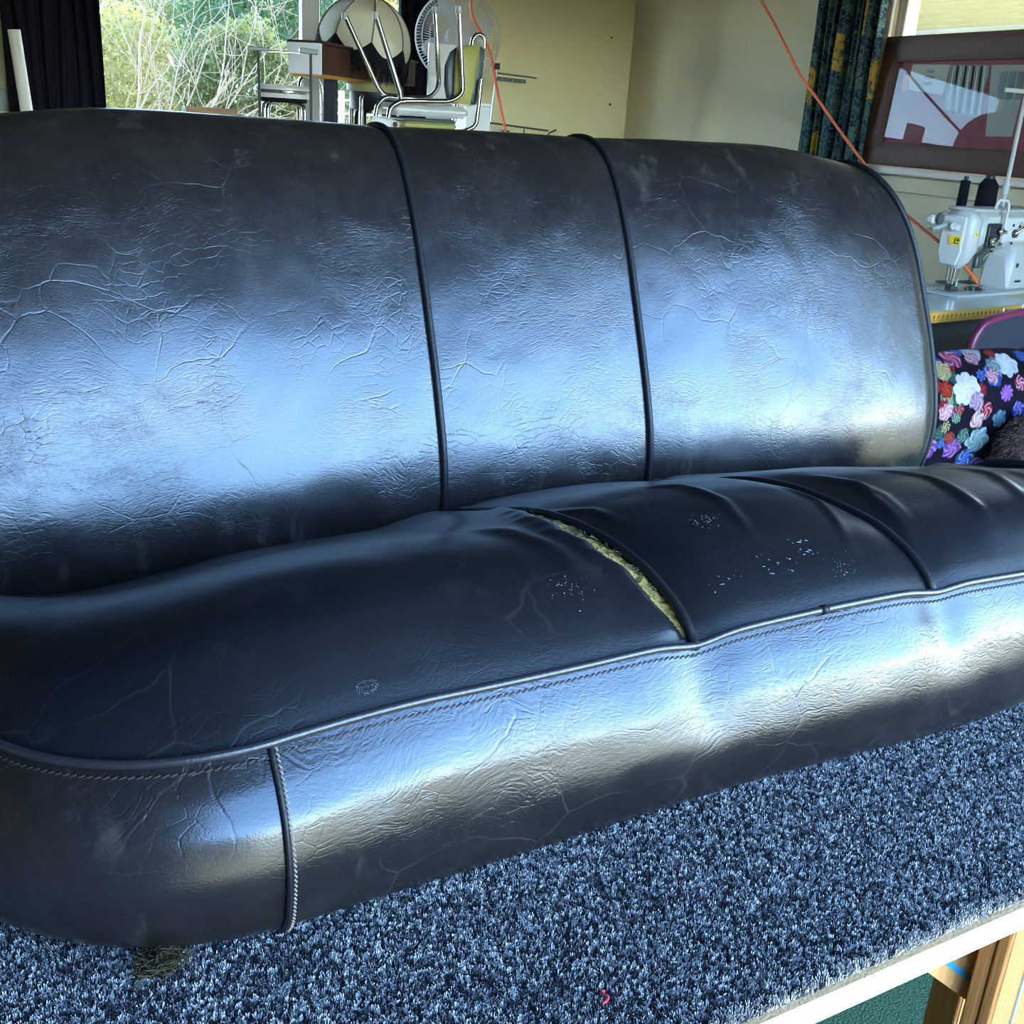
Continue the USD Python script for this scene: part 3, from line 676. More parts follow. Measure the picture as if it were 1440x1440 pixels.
# ---- cushion
CC, CX1, CX2 = 1.217, 0.965, 1.47
CXL, CXR, CYF, CYB, CRF, CRB = -0.03, 2.464, 1.10, 1.93, 0.35, 0.16
def y_front(x):
    d = np.maximum(np.maximum(CXL + CRF - x, x - (CXR - CRF)), 0)
    return CYF + CRF - np.sqrt(np.maximum(CRF ** 2 - d ** 2, 0)) + 0.008 * np.sin((x - 0.3) * 3.0) * (d == 0)
def y_back(x):
    d = np.maximum(np.maximum(CXL + CRB - x, x - (CXR - CRB)), 0)
    return CYB - CRB + np.sqrt(np.maximum(CRB ** 2 - d ** 2, 0))
def edge_z(x, y):
    """Height of the front and side welt."""
    z = 0.281 - 0.042 * sstep(0.55, 0.0, x) - 0.03 * sstep(1.95, 2.46, x)
    z = z - 0.010 * np.exp(-((x - CX1) / 0.05) ** 2) - 0.008 * np.exp(-((x - CX2) / 0.05) ** 2) + 0.006 * np.sin(x * 5.2 + 1)
    return z - 0.07 * sstep(1.3, 1.95, y)
_F = PchipInterpolator([0, .03, .075, .155, .24, .33, .42, .52, .63, .83, 1.2], [0, .028, .052, .073, .078, .072, .058, .034, -.004, -.075, -.2])
FOLDS = []
def fold(px, amp, w):
    q = np.array([at_z(x, y, T + S * 0.345) for x, y in px]); FOLDS.append((np.stack([q[:, 0] / S, q[:, 1] / S], 1), amp, w))
fold([(905, 688), (955, 697), (1010, 728), (1055, 772)], 0.0065, 0.014)
fold([(1090, 690), (1150, 722), (1192, 772)], 0.006, 0.012)
fold([(1130, 676), (1200, 700), (1262, 742), (1300, 770)], 0.006, 0.013)
fold([(1235, 672), (1300, 692), (1355, 722), (1395, 742)], 0.0075, 0.014)
fold([(1330, 664), (1390, 688), (1440, 722)], 0.0075, 0.015)
fold([(1180, 690), (1240, 716), (1290, 752)], 0.004, 0.010)
fold([(1395, 668), (1440, 690), (1490, 720)], 0.007, 0.014)
fold([(655, 738), (715, 758), (775, 790), (830, 830)], 0.006, 0.020)
fold([(760, 700), (830, 720), (880, 750)], 0.005, 0.012)
def fold_height(x, y):
    h = np.zeros_like(x)
    for q, amp, w in FOLDS:
        best = np.full(x.shape, 1e9); along = np.zeros_like(x); n = len(q) - 1
        for i in range(n):
            a, b = q[i], q[i + 1]; ab = b - a
            t = np.clip(((x - a[0]) * ab[0] + (y - a[1]) * ab[1]) / (ab @ ab), 0, 1)
            d = np.hypot(x - a[0] - t * ab[0], y - a[1] - t * ab[1])
            s = d < best; best = np.where(s, d, best); along = np.where(s, (i + t) / n, along)
        h += amp * np.exp(-(best / w) ** 2) * np.sin(math.pi * np.clip(along, 0.02, 0.98)) ** 0.7
    return h
def top_z(x, y):
    yf = y_front(x); dy = np.maximum(y - yf, 0)
    dx = np.maximum(np.minimum(x - CXL, CXR - x), 0)
    G = 1 - np.exp(-dx / 0.10)
    f = _F(dy)
    z = edge_z(x, np.minimum(y, yf + 0 * y)) + np.where(f > 0, f * G, f)
    fr = np.where(x < CX1, (x - CXL) / (CX1 - CXL), np.where(x < CX2, (x - CX1) / (CX2 - CX1), (x - CX2) / (CXR - CX2)))
    z = z + np.where((x > CX1) & (x < CX2), 0.016, 0.030) * np.sin(math.pi * np.clip(fr, 0, 1)) ** 0.6 * sstep(0, 0.12, dy) * (0.55 + 0.45 * sstep(0.75, 0.3, dy)) * G
    z = z - 0.03 * np.exp(-((x - 0.18) / 0.35) ** 2) * sstep(0.3, 0.7, dy)
    z = z - (0.036 * sstep(0.95, 0.75, x) + 0.085 * sstep(1.55, 2.35, x)) * sstep(0.10, 0.55, dy)
    z = z + 0.012 * (meshkit.fbm(np.stack([x * 4, y * 4, 0 * x], -1), 3, 21) - 0.5) * sstep(0, 0.1, dy)
    return z + fold_height(x, y) * sstep(0, 0.08, dy)
def surf(p):
    """World point on the cushion top above world (x, y)."""
    x, y = np.array([p[0] / S]), np.array([p[1] / S]); return W((p[0] / S, p[1] / S, float(top_z(x, y)[0]) + 0.0012))
def gap(y):
    """Width of the split beside the first welt."""
    return 0.050 * np.clip(np.sin(math.pi * np.clip((y - 1.115) / 0.56, 0, 1)), 0, 1) ** 0.75 * (1 + 0.10 * np.sin(y * 60) + 0.06 * np.sin(y * 141))
def top_panel(xa, xb, nx, ny, tear=False, dense=None):
    a = np.linspace(0, 1, nx)
    if dense == 'left': a = 1 - np.cos(a * math.pi / 2)
    if dense == 'right': a = np.sin(a * math.pi / 2)
    b = np.linspace(0, 1, ny); b = 0.5 * b + 0.5 * b ** 1.6
    A, B = np.meshgrid(a, b, indexing='ij')
    X = xa + (xb - xa) * A
    Y = y_front(X) * (1 - B) + y_back(X) * B
    if tear:
        X = xa + (xb - 0.006 - gap(Y) - xa) * A
        Y = y_front(X) * (1 - B) + y_back(X) * B
    Z = top_z(X, Y)
    if tear: Z = Z - 0.012 * np.exp(-((xb - gap(Y) - X) / 0.012) ** 2) * (gap(Y) > 0.004) + 0.006 * np.exp(-((xb - gap(Y) - X - 0.03) / 0.02) ** 2) * (gap(Y) > 0.004)
    return np.stack([X, Y, Z], -1)
cu = thing('seat_cushion', 'black vinyl bench seat cushion with split seam showing yellow foam', 'seat cushion', W((CC, 1.5, 0)))
tp = [top_panel(CXL, CX1, 190, 150, True, 'left'), top_panel(CX1, CX2, 110, 150), top_panel(CX2, CXR, 190, 150, False, 'right')]
for P in tp: obj('top_panel', grid(W(P)), 'leather_top', cu, smooth=True)
# outline of the welt: back left, left side, front, right side
xa_ = CXL + (CXR - CXL) * 0.5 * (1 - np.cos(np.linspace(0, math.pi, 420)))
fr_ = np.stack([xa_, y_front(xa_)], 1)
side = np.linspace(CYB - CRB, CYF + CRF, 60)[:-1]
outl = np.vstack([np.stack([np.full(59, CXL), side], 1), fr_, np.stack([np.full(59, CXR), side[::-1]], 1)])
_s = np.r_[0, np.cumsum(np.linalg.norm(np.diff(outl, axis=0), axis=1))]
outl = np.stack([np.interp(np.linspace(0, _s[-1], 620), _s, outl[:, i]) for i in (0, 1)], 1)
tg = np.gradient(outl, axis=0); tg /= np.linalg.norm(tg, axis=1, keepdims=True)
for _ in range(6): tg[1:-1] = (tg[:-2] + tg[1:-1] * 2 + tg[2:]) / 4
tg /= np.linalg.norm(tg, axis=1, keepdims=True)
on = np.stack([tg[:, 1], -tg[:, 0]], 1)                                # outward
ez = edge_z(outl[:, 0], outl[:, 1])
ez = np.where(outl[:, 1] > CYF + CRF, edge_z(outl[:, 0], np.full(620, CYF + CRF)) + (0), ez)
ez = top_z(outl[:, 0], outl[:, 1])
hb_ = PchipInterpolator([0, .06, .16, .32, .55, .78, .92, 1.0], [0.0, 0.014, 0.036, 0.059, 0.070, 0.062, 0.045, 0.022])
def band(i0, i1):
    h = np.linspace(0, 1, 46) ** 0.9
    i = np.arange(i0, i1); I, H = np.meshgrid(i, h, indexing='ij')
    x0 = outl[I, 0]
    puff = 1 + 0.10 * np.sin(x0 * 6.0 + 0.5) - 0.28 * np.exp(-((x0 - CX1) / 0.05) ** 2) * np.exp(-(H / 0.35) ** 2) - 0.18 * np.exp(-((x0 - CX2) / 0.05) ** 2) * np.exp(-(H / 0.35) ** 2)
    o = hb_(H) * puff + 0.012 * (meshkit.fbm(np.stack([x0 * 3.5, outl[I, 1] * 3.5, H * 1.6], -1), 3, 31) - 0.5) * np.sin(math.pi * H)
    z = ez[I] * (1 - H) + 0.006 * (1 + np.sin(x0 * 7)) * H
    z = z + 0.012 * sstep(1.62, 1.8, x0) * H
    return np.stack([x0 + on[I, 0] * o, outl[I, 1] + on[I, 1] * o, z], -1)
SEAM = int(np.argmin(np.abs(outl[:, 0] - 0.315) + 10 * (outl[:, 1] > 1.5)))
SEAM2 = int(np.argmin(np.abs(outl[:, 0] - (2 * CC - 0.315)) + 10 * (outl[:, 1] > 1.5)))
bands = [band(0, SEAM + 1), band(SEAM, SEAM2 + 1), band(SEAM2, 620)]
for name, P in zip(('side_band', 'front_band', 'side_band'), bands): obj(name, grid(W(P), flip=True), 'leather', cu, smooth=True)
# the back and underside
bk = np.stack([xa_, y_back(xa_)], 1); bz = top_z(bk[:, 0], bk[:, 1])
obj('back_band', grid(W(np.stack([np.c_[bk, bz], np.c_[bk[:, 0], bk[:, 1] + 0.02, bz * 0.5], np.c_[bk, np.full(len(bk), 0.01)]], 1)), flip=False), 'leather', cu, smooth=True)
# welts
def welt(i0, i1, lift=0.006, out=0.004):
    i = np.arange(i0, i1); return W(np.c_[outl[i, 0] + on[i, 0] * out, outl[i, 1] + on[i, 1] * out, ez[i] + lift])
J = int(np.argmin(np.abs(outl[:, 0] - 1.215) + 10 * (outl[:, 1] > 1.5)))
obj('edge_piping', tube(welt(0, J), 0.0034, 10), 'piping_edge', cu, smooth=True)
obj('edge_piping', tube(welt(J - 1, 620), 0.0036, 10), 'piping_edge', cu, smooth=True)
jp = welt(J - 1, J + 2); obj('piping_joint', tube(jp, 0.0044, 10), 'piping', cu, smooth=True)
def top_pipe(x, y0, y1, dx=0.0, lift=0.004):
    y = np.linspace(y0, y1, 80); X = np.full(80, x + dx); return W(np.stack([X, y, top_z(X, y) + lift], -1))
obj('top_piping', tube(top_pipe(CX1, 1.10, 1.90), 0.0044, 10), 'piping', cu, smooth=True)
obj('top_piping', tube(top_pipe(CX2, 1.10, 1.90), 0.0044, 10), 'piping', cu, smooth=True)
# flange left of the first welt, torn foam under the split, and the turned lip of the hide
ys = np.linspace(1.10, 1.66, 240)
dirty = sstep(1.36, 1.345, ys)
def foam_strip(ya, yb, n, name, mat, seed, low):
    y = np.linspace(ya, yb, n); b = np.linspace(0, 1, 22); Yg, Bg = np.meshgrid(y, b, indexing='ij')
    X = CX1 + 0.004 - (gap(Yg) + 0.026) * Bg
    Z = top_z(X, Yg) - low + 0.018 * (meshkit.fbm(np.stack([X * 60, Yg * 60, 0 * X], -1), 4, seed) - 0.5)
    obj(name, grid(W(np.stack([X, Yg, Z], -1)), flip=True), mat, cu, smooth=True, label='exposed ' + name.replace('_', ' ') + ' inside the split')
foam_strip(1.118, 1.372, 170, 'yellow_foam', 'foam', 50, 0.009)
foam_strip(1.360, 1.68, 170, 'stained_padding', 'foam_dirty', 51, 0.006)
Lx = CX1 - 0.006 - gap(ys); Lz = top_z(Lx, ys) - 0.011
lip = W(np.stack([Lx, ys, Lz], -1)); obj('torn_lip', tube(lip, 0.0019, 8), 'piping', cu, smooth=True)
# loose threads and pale crumbs along the split
gg = np.random.default_rng(12); th = []
for _ in range(70):
    y = gg.uniform(1.13, 1.60); x = CX1 - 0.010 if gg.random() < 0.6 else CX1 - 0.008 - gap(y)
    p = W((x, y, float(top_z(np.array([x]), np.array([y]))[0]) - 0.004)); q = p + gg.normal(size=3) * [0.0035, 0.0030, 0.0015] + [-0.002, 0, 0.0005]
    th.append(tube([p, (p + q) / 2 + gg.normal(size=3) * 0.0008, q], 0.00045, 4))
obj('frayed_threads', cat_(*th), 'thread_cream', cu, smooth=False, kind='stuff')
# seam and stitches of the front band
def seam_line(i, o=0.0, di=0):
    P = band(i + di, i + di + 1)[0]; n = on[i]
    return W(P + np.array([n[0] * o, n[1] * o, 0]))
for i in (SEAM, SEAM2):
    L0 = seam_line(i, 0.003)
    obj('seam', tube(L0, 0.0024, 8), 'piping', cu, smooth=True)
    L = smooth_path(seam_line(i, 0.006) + np.array([tg[i][0], tg[i][1], 0]) * 0.0032, 84, True); ms = []
    side_ = np.array([tg[i][0], tg[i][1], 0]) * 0.0009
    for k in range(0, 82, 2): ms.append(tube([L[k] - side_, L[k] + (L[k + 1] - L[k]) * 0.5 + [0, -0.0006, 0], L[k + 1] + side_ + (L[k + 1] - L[k]) * 0.35], 0.0008, 6))
    obj('stitching', cat_(*ms), 'thread_cream', cu, smooth=True, label='cream thread stitches down the front seam')
bl = []
for seg in bands:
    q = seg[:, 1] * 0.9 + seg[:, 2] * 0.1
    bl.append(W(q))
L = np.vstack(bl); d = np.r_[0, np.cumsum(np.linalg.norm(np.diff(L, axis=0), axis=1))]
ks = np.arange(0, d[-1] - 0.006, 0.0056); ms = []
for k in ks:
    p = np.array([np.interp(k, d, L[:, i]) for i in range(3)]); q = np.array([np.interp(k + 0.0042, d, L[:, i]) for i in range(3)])
    ms.append(tube([p + [0, -0.0006, -0.0009], q + [0, -0.0006, 0.0011]], 0.0008, 5))
obj('edge_stitching', cat_(*ms), 'thread_dark', cu, smooth=True, label='dark stitches under the front piping', kind='stuff')
# dried white marks on the seat
def mark(px, py):
    lo, hi = T + S * 0.2, T + S * 0.5
    for _ in range(30):
        z = (lo + hi) / 2; q = at_z(px, py, z)
        if surf(q)[2] > z: lo = z
        else: hi = z
    return q[:2]
for k, (px, py, n, sp_) in enumerate([(1090, 795, 15, 0.007), (1130, 770, 14, 0.007), (1008, 816, 6, 0.006), (1040, 825, 3, 0.006)]):
    scuff([mark(px, py)], 'chalk', cu, 'chalk_mark', 0.0012, 60 + k, RU, ZA, sp_, n, 1.3)
for k, (px, py) in enumerate([(800, 826), (990, 732), (1188, 800)]):
    scuff([mark(px, py)], 'chalk', cu, 'chalk_mark', 0.0004, 70 + k, RU, ZA, 0.007, 40, 1.4)
ring = mark(516, 966); ms = []
gg = np.random.default_rng(8)
for k in range(150):
    a = gg.random() * 6.28; rr = 0.0078 + gg.normal() * 0.0009 if k < 95 else 0.0075 * math.sqrt(gg.random())
    p = surf(ring + rr * np.array([math.cos(a), 0.42 * math.sin(a)])); s = 0.0004
    ms.append((np.array([p + [s * math.cos(j * 1.57 + a), s * math.sin(j * 1.57 + a), 0] for j in range(4)]), np.array([(0, 1, 2), (0, 2, 3)])))
obj('ring_stain', cat_(*ms), 'chalk', cu, smooth=False, label='small pale ring mark on the left of the seat')
# tuft of stuffing caught under the cushion, and a red thread on the carpet
c = at_z(236, 1368, T + 0.005); tl = []
gg = np.random.default_rng(77)
for k in range(230):
    a, b = gg.normal(size=3) * [0.0055, 0.0045, 0.003], gg.normal(size=3) * [0.008, 0.005, 0.0035]
    p = c + a + [0, 0.006, 0.006]; p[2] = max(p[2], T + 0.004); q = p + b; q[2] = max(q[2], T + 0.004)
    tl.append(tube([p, (p + q) / 2 + gg.normal(size=3) * 0.003, q], 0.0005, 3, caps=False))
obj('stuffing_tuft', cat_(*tl), 'tuft', None, smooth=False, label='brown fibre tuft poking from under the cushion corner', cat='stuffing', kind='thing')
c = at_z(851, 1404, T + 0.006)
obj('thread_scrap', tube(smooth_path([c + [-0.004, -0.003, 0], c + [0.001, 0, 0.002], c + [0.000, 0.004, 0.001], c + [0.003, 0.006, 0]], 14), 0.0011, 6), 'lint_red', None, label='tiny red thread scrap lying on the carpet', cat='thread')

# ------------------------------------------------------------------ things stored at the back of the room
def Z2(zx, zy, v): return at_v(330 + zx / 3.6, zy / 3.6, v)
def Z2z(zx, zy, v, z): p = Z2(zx, zy, v); return np.array([p[0], p[1], z])
TZ = 0.76
st = thing('storage_table', 'plain pine storage table under the stacked stools and chairs', 'table', room(1.4, 5.75, 0))
obj('table_top', rbox((0.30, 4.55, TZ - 0.03), (2.75, 6.12, TZ), 0.004), 'pine', st)
for u in (0.42, 2.63):
    for v in (4.62, 6.04): obj('leg', rbox((u, v, 0), (u + 0.06, v + 0.06, TZ - 0.03), 0.004), 'pine', st)

# white round stool
c = Z2(247, 462, 5.35); hw = np.linalg.norm(Z2(390, 462, 5.35) - Z2(105, 462, 5.35)) / 2
zt, zb = Z2(247, 432, 5.35)[2], Z2(247, 497, 5.35)[2]
t = thing('round_stool', 'white padded round stool with curved chrome legs by the window', 'stool', (c[0], c[1], TZ))
obj('seat', lathe([(0, zt), (hw * 0.9, zt), (hw, zt - 0.012), (hw, zb + 0.012), (hw * 0.96, zb), (0, zb)], (c[0], c[1], 0), n=40), 'white_vinyl', t)
obj('seat_band', lathe([(hw * 1.012, zt - 0.025), (hw * 1.012, zt - 0.033), (hw * 1.0, zt - 0.036), (hw, zt - 0.022), (hw * 1.012, zt - 0.025)], (c[0], c[1], 0), n=40), 'chrome', t)
obj('underside_pad', lathe([(0, zb + 0.002), (hw * 0.85, zb + 0.002), (hw * 0.8, zb - 0.018), (0, zb - 0.02)], (c[0], c[1], 0), n=24), 'black_fabric', t)
for a in np.radians([35, 125, 215, 305]):
    d = np.array([math.cos(a), math.sin(a), 0]); o = np.array([c[0], c[1], 0])
    obj('leg', tube(rounded_path([o + d * hw * 0.35 + ZA * (zb - 0.02), o + d * hw * 0.88 + ZA * (zb - 0.02), o + d * hw * 1.08 + ZA * TZ], 0.09, 8), 0.011, 10), 'chrome', t)
# chrome chair back loop behind it
t = thing('chrome_chair', 'chrome-framed chair seen behind the white stool', 'chair', Z2z(385, 600, 5.85, TZ))
q = [Z2(x, y, 5.85) for x, y in ((325, 470), (338, 385), (420, 382), (446, 450), (449, 620))]
q = [np.array([q[0][0], q[0][1], TZ])] + q[:1] + q[1:-1] + [np.array([q[-1][0], q[-1][1], TZ])]
obj('back_frame', tube(rounded_path(q, 0.07, 8), 0.012, 10), 'chrome', t)
m0 = (q[0] + q[-1]) / 2
obj('seat', xform(box((-0.19, -0.02, TZ + 0.27), (0.19, 0.36, TZ + 0.33), 0.02), frame_of((m0[0], m0[1], 0), RU)), 'white_vinyl', t)
for s_ in (-1, 1): obj('leg', tube([room(0, 0, 0) + np.array([m0[0], m0[1], 0]) + RU * s_ * 0.17 + RV * 0.33 + ZA * TZ, np.array([m0[0], m0[1], 0]) + RU * s_ * 0.17 + RV * 0.30 + ZA * (TZ + 0.3)], 0.012, 8), 'chrome', t)
# twin-post stand
t = thing('display_stand', 'thin dark twin-post stand with flat top bars before the window', 'stand', Z2z(250, 500, 4.85, TZ))
for k, (zx, zt_, zb_) in enumerate(((121, 250, 432), (385, 262, 505))):
    p = Z2(zx, zt_, 4.85); b_ = np.array([p[0], p[1], TZ])
    obj('post', tube([b_, p], 0.006, 8), 'dark_steel', t)
    obj('foot', xform(box((-0.10, -0.02, 0), (0.10, 0.02, 0.008), 0.002), frame_of(b_, RU)), 'dark_steel', t)
def flat_bar(a, b, h, name, mat, par, d=0.02):
    L = np.linalg.norm(b - a); obj(name, xform(box((0, -d / 2, -h / 2), (L, d / 2, h / 2), 0.002), frame_of(a, b - a)), mat, par)
flat_bar(Z2(62, 243, 4.85), Z2(172, 252, 4.85), 0.016, 'top_bar', 'dark_steel', t)
flat_bar(Z2(140, 260, 4.86), Z2(330, 270, 4.86), 0.008, 'cross_rod', 'steel', t)
flat_bar(Z2(328, 254, 4.85), Z2(420, 266, 4.85), 0.020, 'top_bar', 'dark_steel', t)
# wooden chest with a pale end, lamp shade on it, stool under it
A0, A1, B0 = Z2(440, 375, 5.1), Z2(440, 222, 5.1), Z2(915, 438, 6.3)
xd = B0 - A0; xd[2] = 0; L = np.linalg.norm(xd); h = A1[2] - A0[2]
F_ = frame_of(A0, xd)
t = thing('wooden_chest', 'long brown wooden chest with pale end under the lamp shade', 'chest', A0)
obj('body', xform(box((0, 0.0, 0), (L, 0.15, h), 0.006), F_), 'brown_wood', t)
obj('end_panel', xform(box((-0.012, -0.004, -0.004), (0.0, 0.155, h + 0.004), 0.003), F_), 'white_paint', t, label='pale painted end panel')
obj('bottom_board', xform(box((0.0, 0.01, -0.014), (L * 0.55, 0.145, 0.0), 0.002), F_), 'tape_yellow', t)
obj('lid', xform(box((-0.014, -0.012, h), (L + 0.012, 0.16, h + 0.012), 0.004), F_), 'brown_wood', t)
for k in range(2):
    obj('support_leg', xform(box((0.30 + k * (L - 0.40), 0.05, TZ - A0[2]), (0.34 + k * (L - 0.40), 0.11, -0.014), 0.003), F_), 'dark_cabinet', t)
sc_ = Z2(655, 232, 5.6); R_ = 0.5 * np.linalg.norm(Z2(890, 232, 5.6) - Z2(430, 232, 5.6))
tilt = np.array([0.15, 0.0, 1.0]); tilt = RU * 0.16 - RV * 0.10 + ZA; tilt /= np.linalg.norm(tilt)
F2 = frame_of(sc_, np.cross(RV, tilt), za=tilt)
t = thing('lamp_shade', 'cream domed lamp shade with black scalloped fringe on the chest', 'lamp shade', sc_)
NG = 8; ang = np.linspace(0, 2 * math.pi, 161)[:-1]; rr = np.linspace(0, 1, 26)
def shade(off, flo, fhi):
    A, Rg = np.meshgrid(ang, np.linspace(flo, fhi, 24), indexing='ij')
    ph = (A * NG / (2 * math.pi) + 0.15) % 1
    sc = np.abs(np.sin(ph * math.pi))                                  # 0 at ribs, 1 mid-gore
    rad = (R_ + off) * (1 - 0.045 * sc)
    th_ = np.clip(Rg, 0, 1) * (math.pi / 2 * 1.02 + 0.26 * (sc - 0.5))
    r = rad * np.sin(th_) * (1 + 0.0 * A) ; z = rad * 0.98 * np.cos(th_) + np.where(Rg > 1, -(Rg - 1) * R_, 0)
    return np.stack([r * np.cos(A), r * np.sin(A), z], -1)
P = shade(0, 0.14, 1.0); Q = shade(-0.006, 0.14, 1.0)
for k in range(NG):
    i0 = (k * 20 - 3) % 160; idx = [(i0 + j) % 160 for j in range(21)]
    obj('gore', xform(cat_(grid(P[idx]), grid(Q[idx], flip=True)), F2), 'cream_shade', t, smooth=True)
for k in range(NG):
    i0 = (k * 20 - 3) % 160
    obj('rib', xform(tube(P[i0] * 1.004, 0.0035, 6), F2), 'thread_cream', t, smooth=True)
Pf = shade(0.004, 0.985, 1.0)[:, ::23]; top_, bot_ = Pf[:, 0], Pf[:, 0].copy()
bot_[:, 2] -= 0.055 + 0.02 * np.abs(np.sin(ang * 20)); bot_[:, :2] *= 1.0
mid_ = (top_ + bot_) / 2; mid_[:, :2] *= 1.02
Pg = np.stack([top_, mid_, bot_], 1); Pi = Pg.copy(); Pi[:, :, :2] *= 0.985
obj('fringe', xform(cat_(grid(Pg, close_u=True), grid(Pi, flip=True, close_u=True)), F2), 'black_fabric', t, smooth=True, label='black scalloped fringe')
fs = []
gg = np.random.default_rng(4)
for k in range(420):
    i = gg.integers(0, 160); p = bot_[i] * [1.005, 1.005, 1] + [0, 0, 0.02]; fs.append(tube([p, p + [gg.normal() * 0.004, gg.normal() * 0.004, -0.045 - 0.03 * gg.random()]], 0.0016, 4, caps=False))
obj('fringe_strands', xform(cat_(*fs), F2), 'black_fabric', t, smooth=False, kind='stuff')
obj('shade_ring', xform(tube([[R_ * 0.20 * math.cos(a), R_ * 0.20 * math.sin(a), R_ * 0.96] for a in ang[::4]], 0.004, 6, closed=True), F2), 'steel', t)
# dark stool with olive seat
c = Z2(708, 450, 5.62); hw = np.linalg.norm(Z2(845, 450, 5.62) - Z2(572, 450, 5.62)) / 2; zt, zb = Z2(708, 420, 5.62)[2], Z2(708, 468, 5.62)[2]
t = thing('olive_stool', 'olive-topped stool with black apron and chrome legs below the chest', 'stool', (c[0], c[1], TZ))
obj('seat', lathe([(0, zt), (hw * 0.92, zt), (hw, zt - 0.01), (hw, zb + 0.006), (hw * 0.97, zb), (0, zb)], (c[0], c[1], 0), n=40), 'olive_vinyl', t)
obj('apron', lathe([(hw * 0.9, zb), (hw * 0.86, zb - 0.08), (hw * 0.82, zb - 0.085), (hw * 0.8, zb), (hw * 0.9, zb)], (c[0], c[1], 0), n=36), 'black_plastic', t)
for a in np.radians([40, 130, 220, 310]):
    d = np.array([math.cos(a), math.sin(a), 0]); o = np.array([c[0], c[1], 0])
    obj('leg', tube(rounded_path([o + d * hw * 0.6 + ZA * (zb - 0.005), o + d * hw * 0.93 + ZA * (zb - 0.02), o + d * hw * 1.0 + ZA * TZ], 0.05, 6), 0.012, 10), 'chrome', t)
    obj('inner_leg', tube(rounded_path([o + d * hw * 0.3 + ZA * (zb - 0.09), o + d * hw * 0.72 + ZA * (zb - 0.09), o + d * hw * 0.78 + ZA * TZ], 0.06, 6), 0.010, 8), 'black_plastic', t)
obj('foot_ring', tube([(c[0] + hw * 0.93 * math.cos(a), c[1] + hw * 0.93 * math.sin(a), TZ + 0.18) for a in np.linspace(0, 6.283, 33)[:-1]], 0.008, 8, closed=True), 'chrome', t)

# upright chair with olive yellow back
VC = 4.98
t = thing('yellow_chair', 'chrome kitchen chair with olive yellow padded back', 'chair', Z2z(1080, 690, VC, TZ))
def slab(front, depth_v, name, mat, par, bulge=0.0, label=None):
    """A padded slab whose front outline is given in pixels; it goes depth_v back along the room."""
    P = np.array(front); c0 = P.mean(0); rings = []
    for k, (s_, dv) in enumerate(((0.0, -bulge), (0.55, -bulge * 0.8), (0.9, -bulge * 0.3), (1.0, 0.006), (1.0, depth_v - 0.006), (0.95, depth_v), (0.0, depth_v))):
        rings.append(c0 + (P - c0) * max(s_, 0.001) + RV * dv)
    G = np.stack(rings, 1); obj(name, grid(G, close_u=True), mat, par, smooth=50, label=label)
bo = rounded_path([Z2(x, y, VC) for x, y in ((1130, 235), (1262, 232), (1228, 470), (1200, 530), (1080, 520), (1070, 350), (1130, 235))], 0.02, 4)[:-1]
slab([Z2(x, y, VC) for x, y in ((1132, 236), (1185, 228), (1246, 232), (1235, 330), (1195, 530), (1110, 525), (1118, 400), (1122, 290))], 0.02, 'backrest', 'yellow_vinyl', t, 0.02)
slab([Z2(x, y, VC + 0.03) for x, y in ((1248, 234), (1268, 250), (1262, 330), (1242, 470), (1222, 530), (1196, 532), (1200, 450), (1215, 320))], 0.03, 'back_side', 'grey_vinyl', t, 0.004, label='dark grey vinyl side of the backrest')
slab([Z2(x, y, VC + 0.03) for x, y in ((1130, 238), (1118, 300), (1112, 420), (1108, 524), (1082, 510), (1068, 430), (1072, 330), (1095, 265))], 0.03, 'back_side', 'grey_vinyl', t, 0.004, label='dark grey vinyl side of the backrest')
obj('handle_loop', tube(rounded_path([Z2(x, y, VC + 0.03) for x, y in ((1200, 238), (1205, 195), (1232, 170), (1262, 185), (1264, 240))], 0.04, 6), 0.010, 10), 'chrome', t)
for dv in (0.0, 0.30):
    pts = [Z2(1247, 400, VC), Z2(1240, 480, VC), Z2(1222, 640, VC), Z2(1150, 668, VC), Z2(890, 662, VC), Z2(860, 700, VC)]
    pts = [p + RV * dv for p in pts]; pts.append(np.array([pts[-1][0], pts[-1][1], TZ]))
    obj('frame_tube', tube(rounded_path(pts, 0.06, 7), 0.011, 10), 'chrome', t)
z0_ = Z2(980, 655, VC)[2]; z1_ = Z2(980, 606, VC)[2]
a0, a1 = Z2(845, 630, VC), Z2(1120, 630, VC); Ls = np.linalg.norm((a1 - a0)[:2]); Fs = frame_of((a0[0], a0[1], 0), RU)
obj('seat', xform(box((0, -0.02, z0_), (Ls, 0.36, z1_ - 0.008), 0.018), Fs), 'yellow_vinyl', t)
obj('seat_top', xform(box((0.005, -0.012, z1_ - 0.012), (Ls - 0.005, 0.352, z1_ + 0.004), 0.008), Fs), 'grey_vinyl', t)
# chair upside down on it
t = thing('inverted_chair', 'white kitchen chair stacked upside down with chrome legs up', 'chair', Z2z(960, 560, VC, z1_ + 0.004))
zs0, zs1 = Z2(980, 600, VC)[2] + 0.006, Z2(980, 528, VC)[2]
a0, a1 = Z2(765, 560, VC), Z2(1200, 560, VC); Ls = np.linalg.norm((a1 - a0)[:2]); Fs = frame_of((a0[0], a0[1], 0), RU)
obj('seat', xform(box((0.04, 0.0, zs0), (Ls - 0.01, 0.36, zs1), 0.024), Fs), 'white_vinyl', t)
slab([Z2(x, y, VC - 0.09) for x, y in ((692, 588), (760, 588), (838, 618), (838, 666), (690, 652))], 0.035, 'backrest', 'white_vinyl', t, 0.012, label='white vinyl backrest hanging below the seat')
obj('button', lathe([(0, 0.006), (0.008, 0.005), (0.011, 0)], Z2(813, 630, VC - 0.105), -RV, 12), 'brown_wood', t)
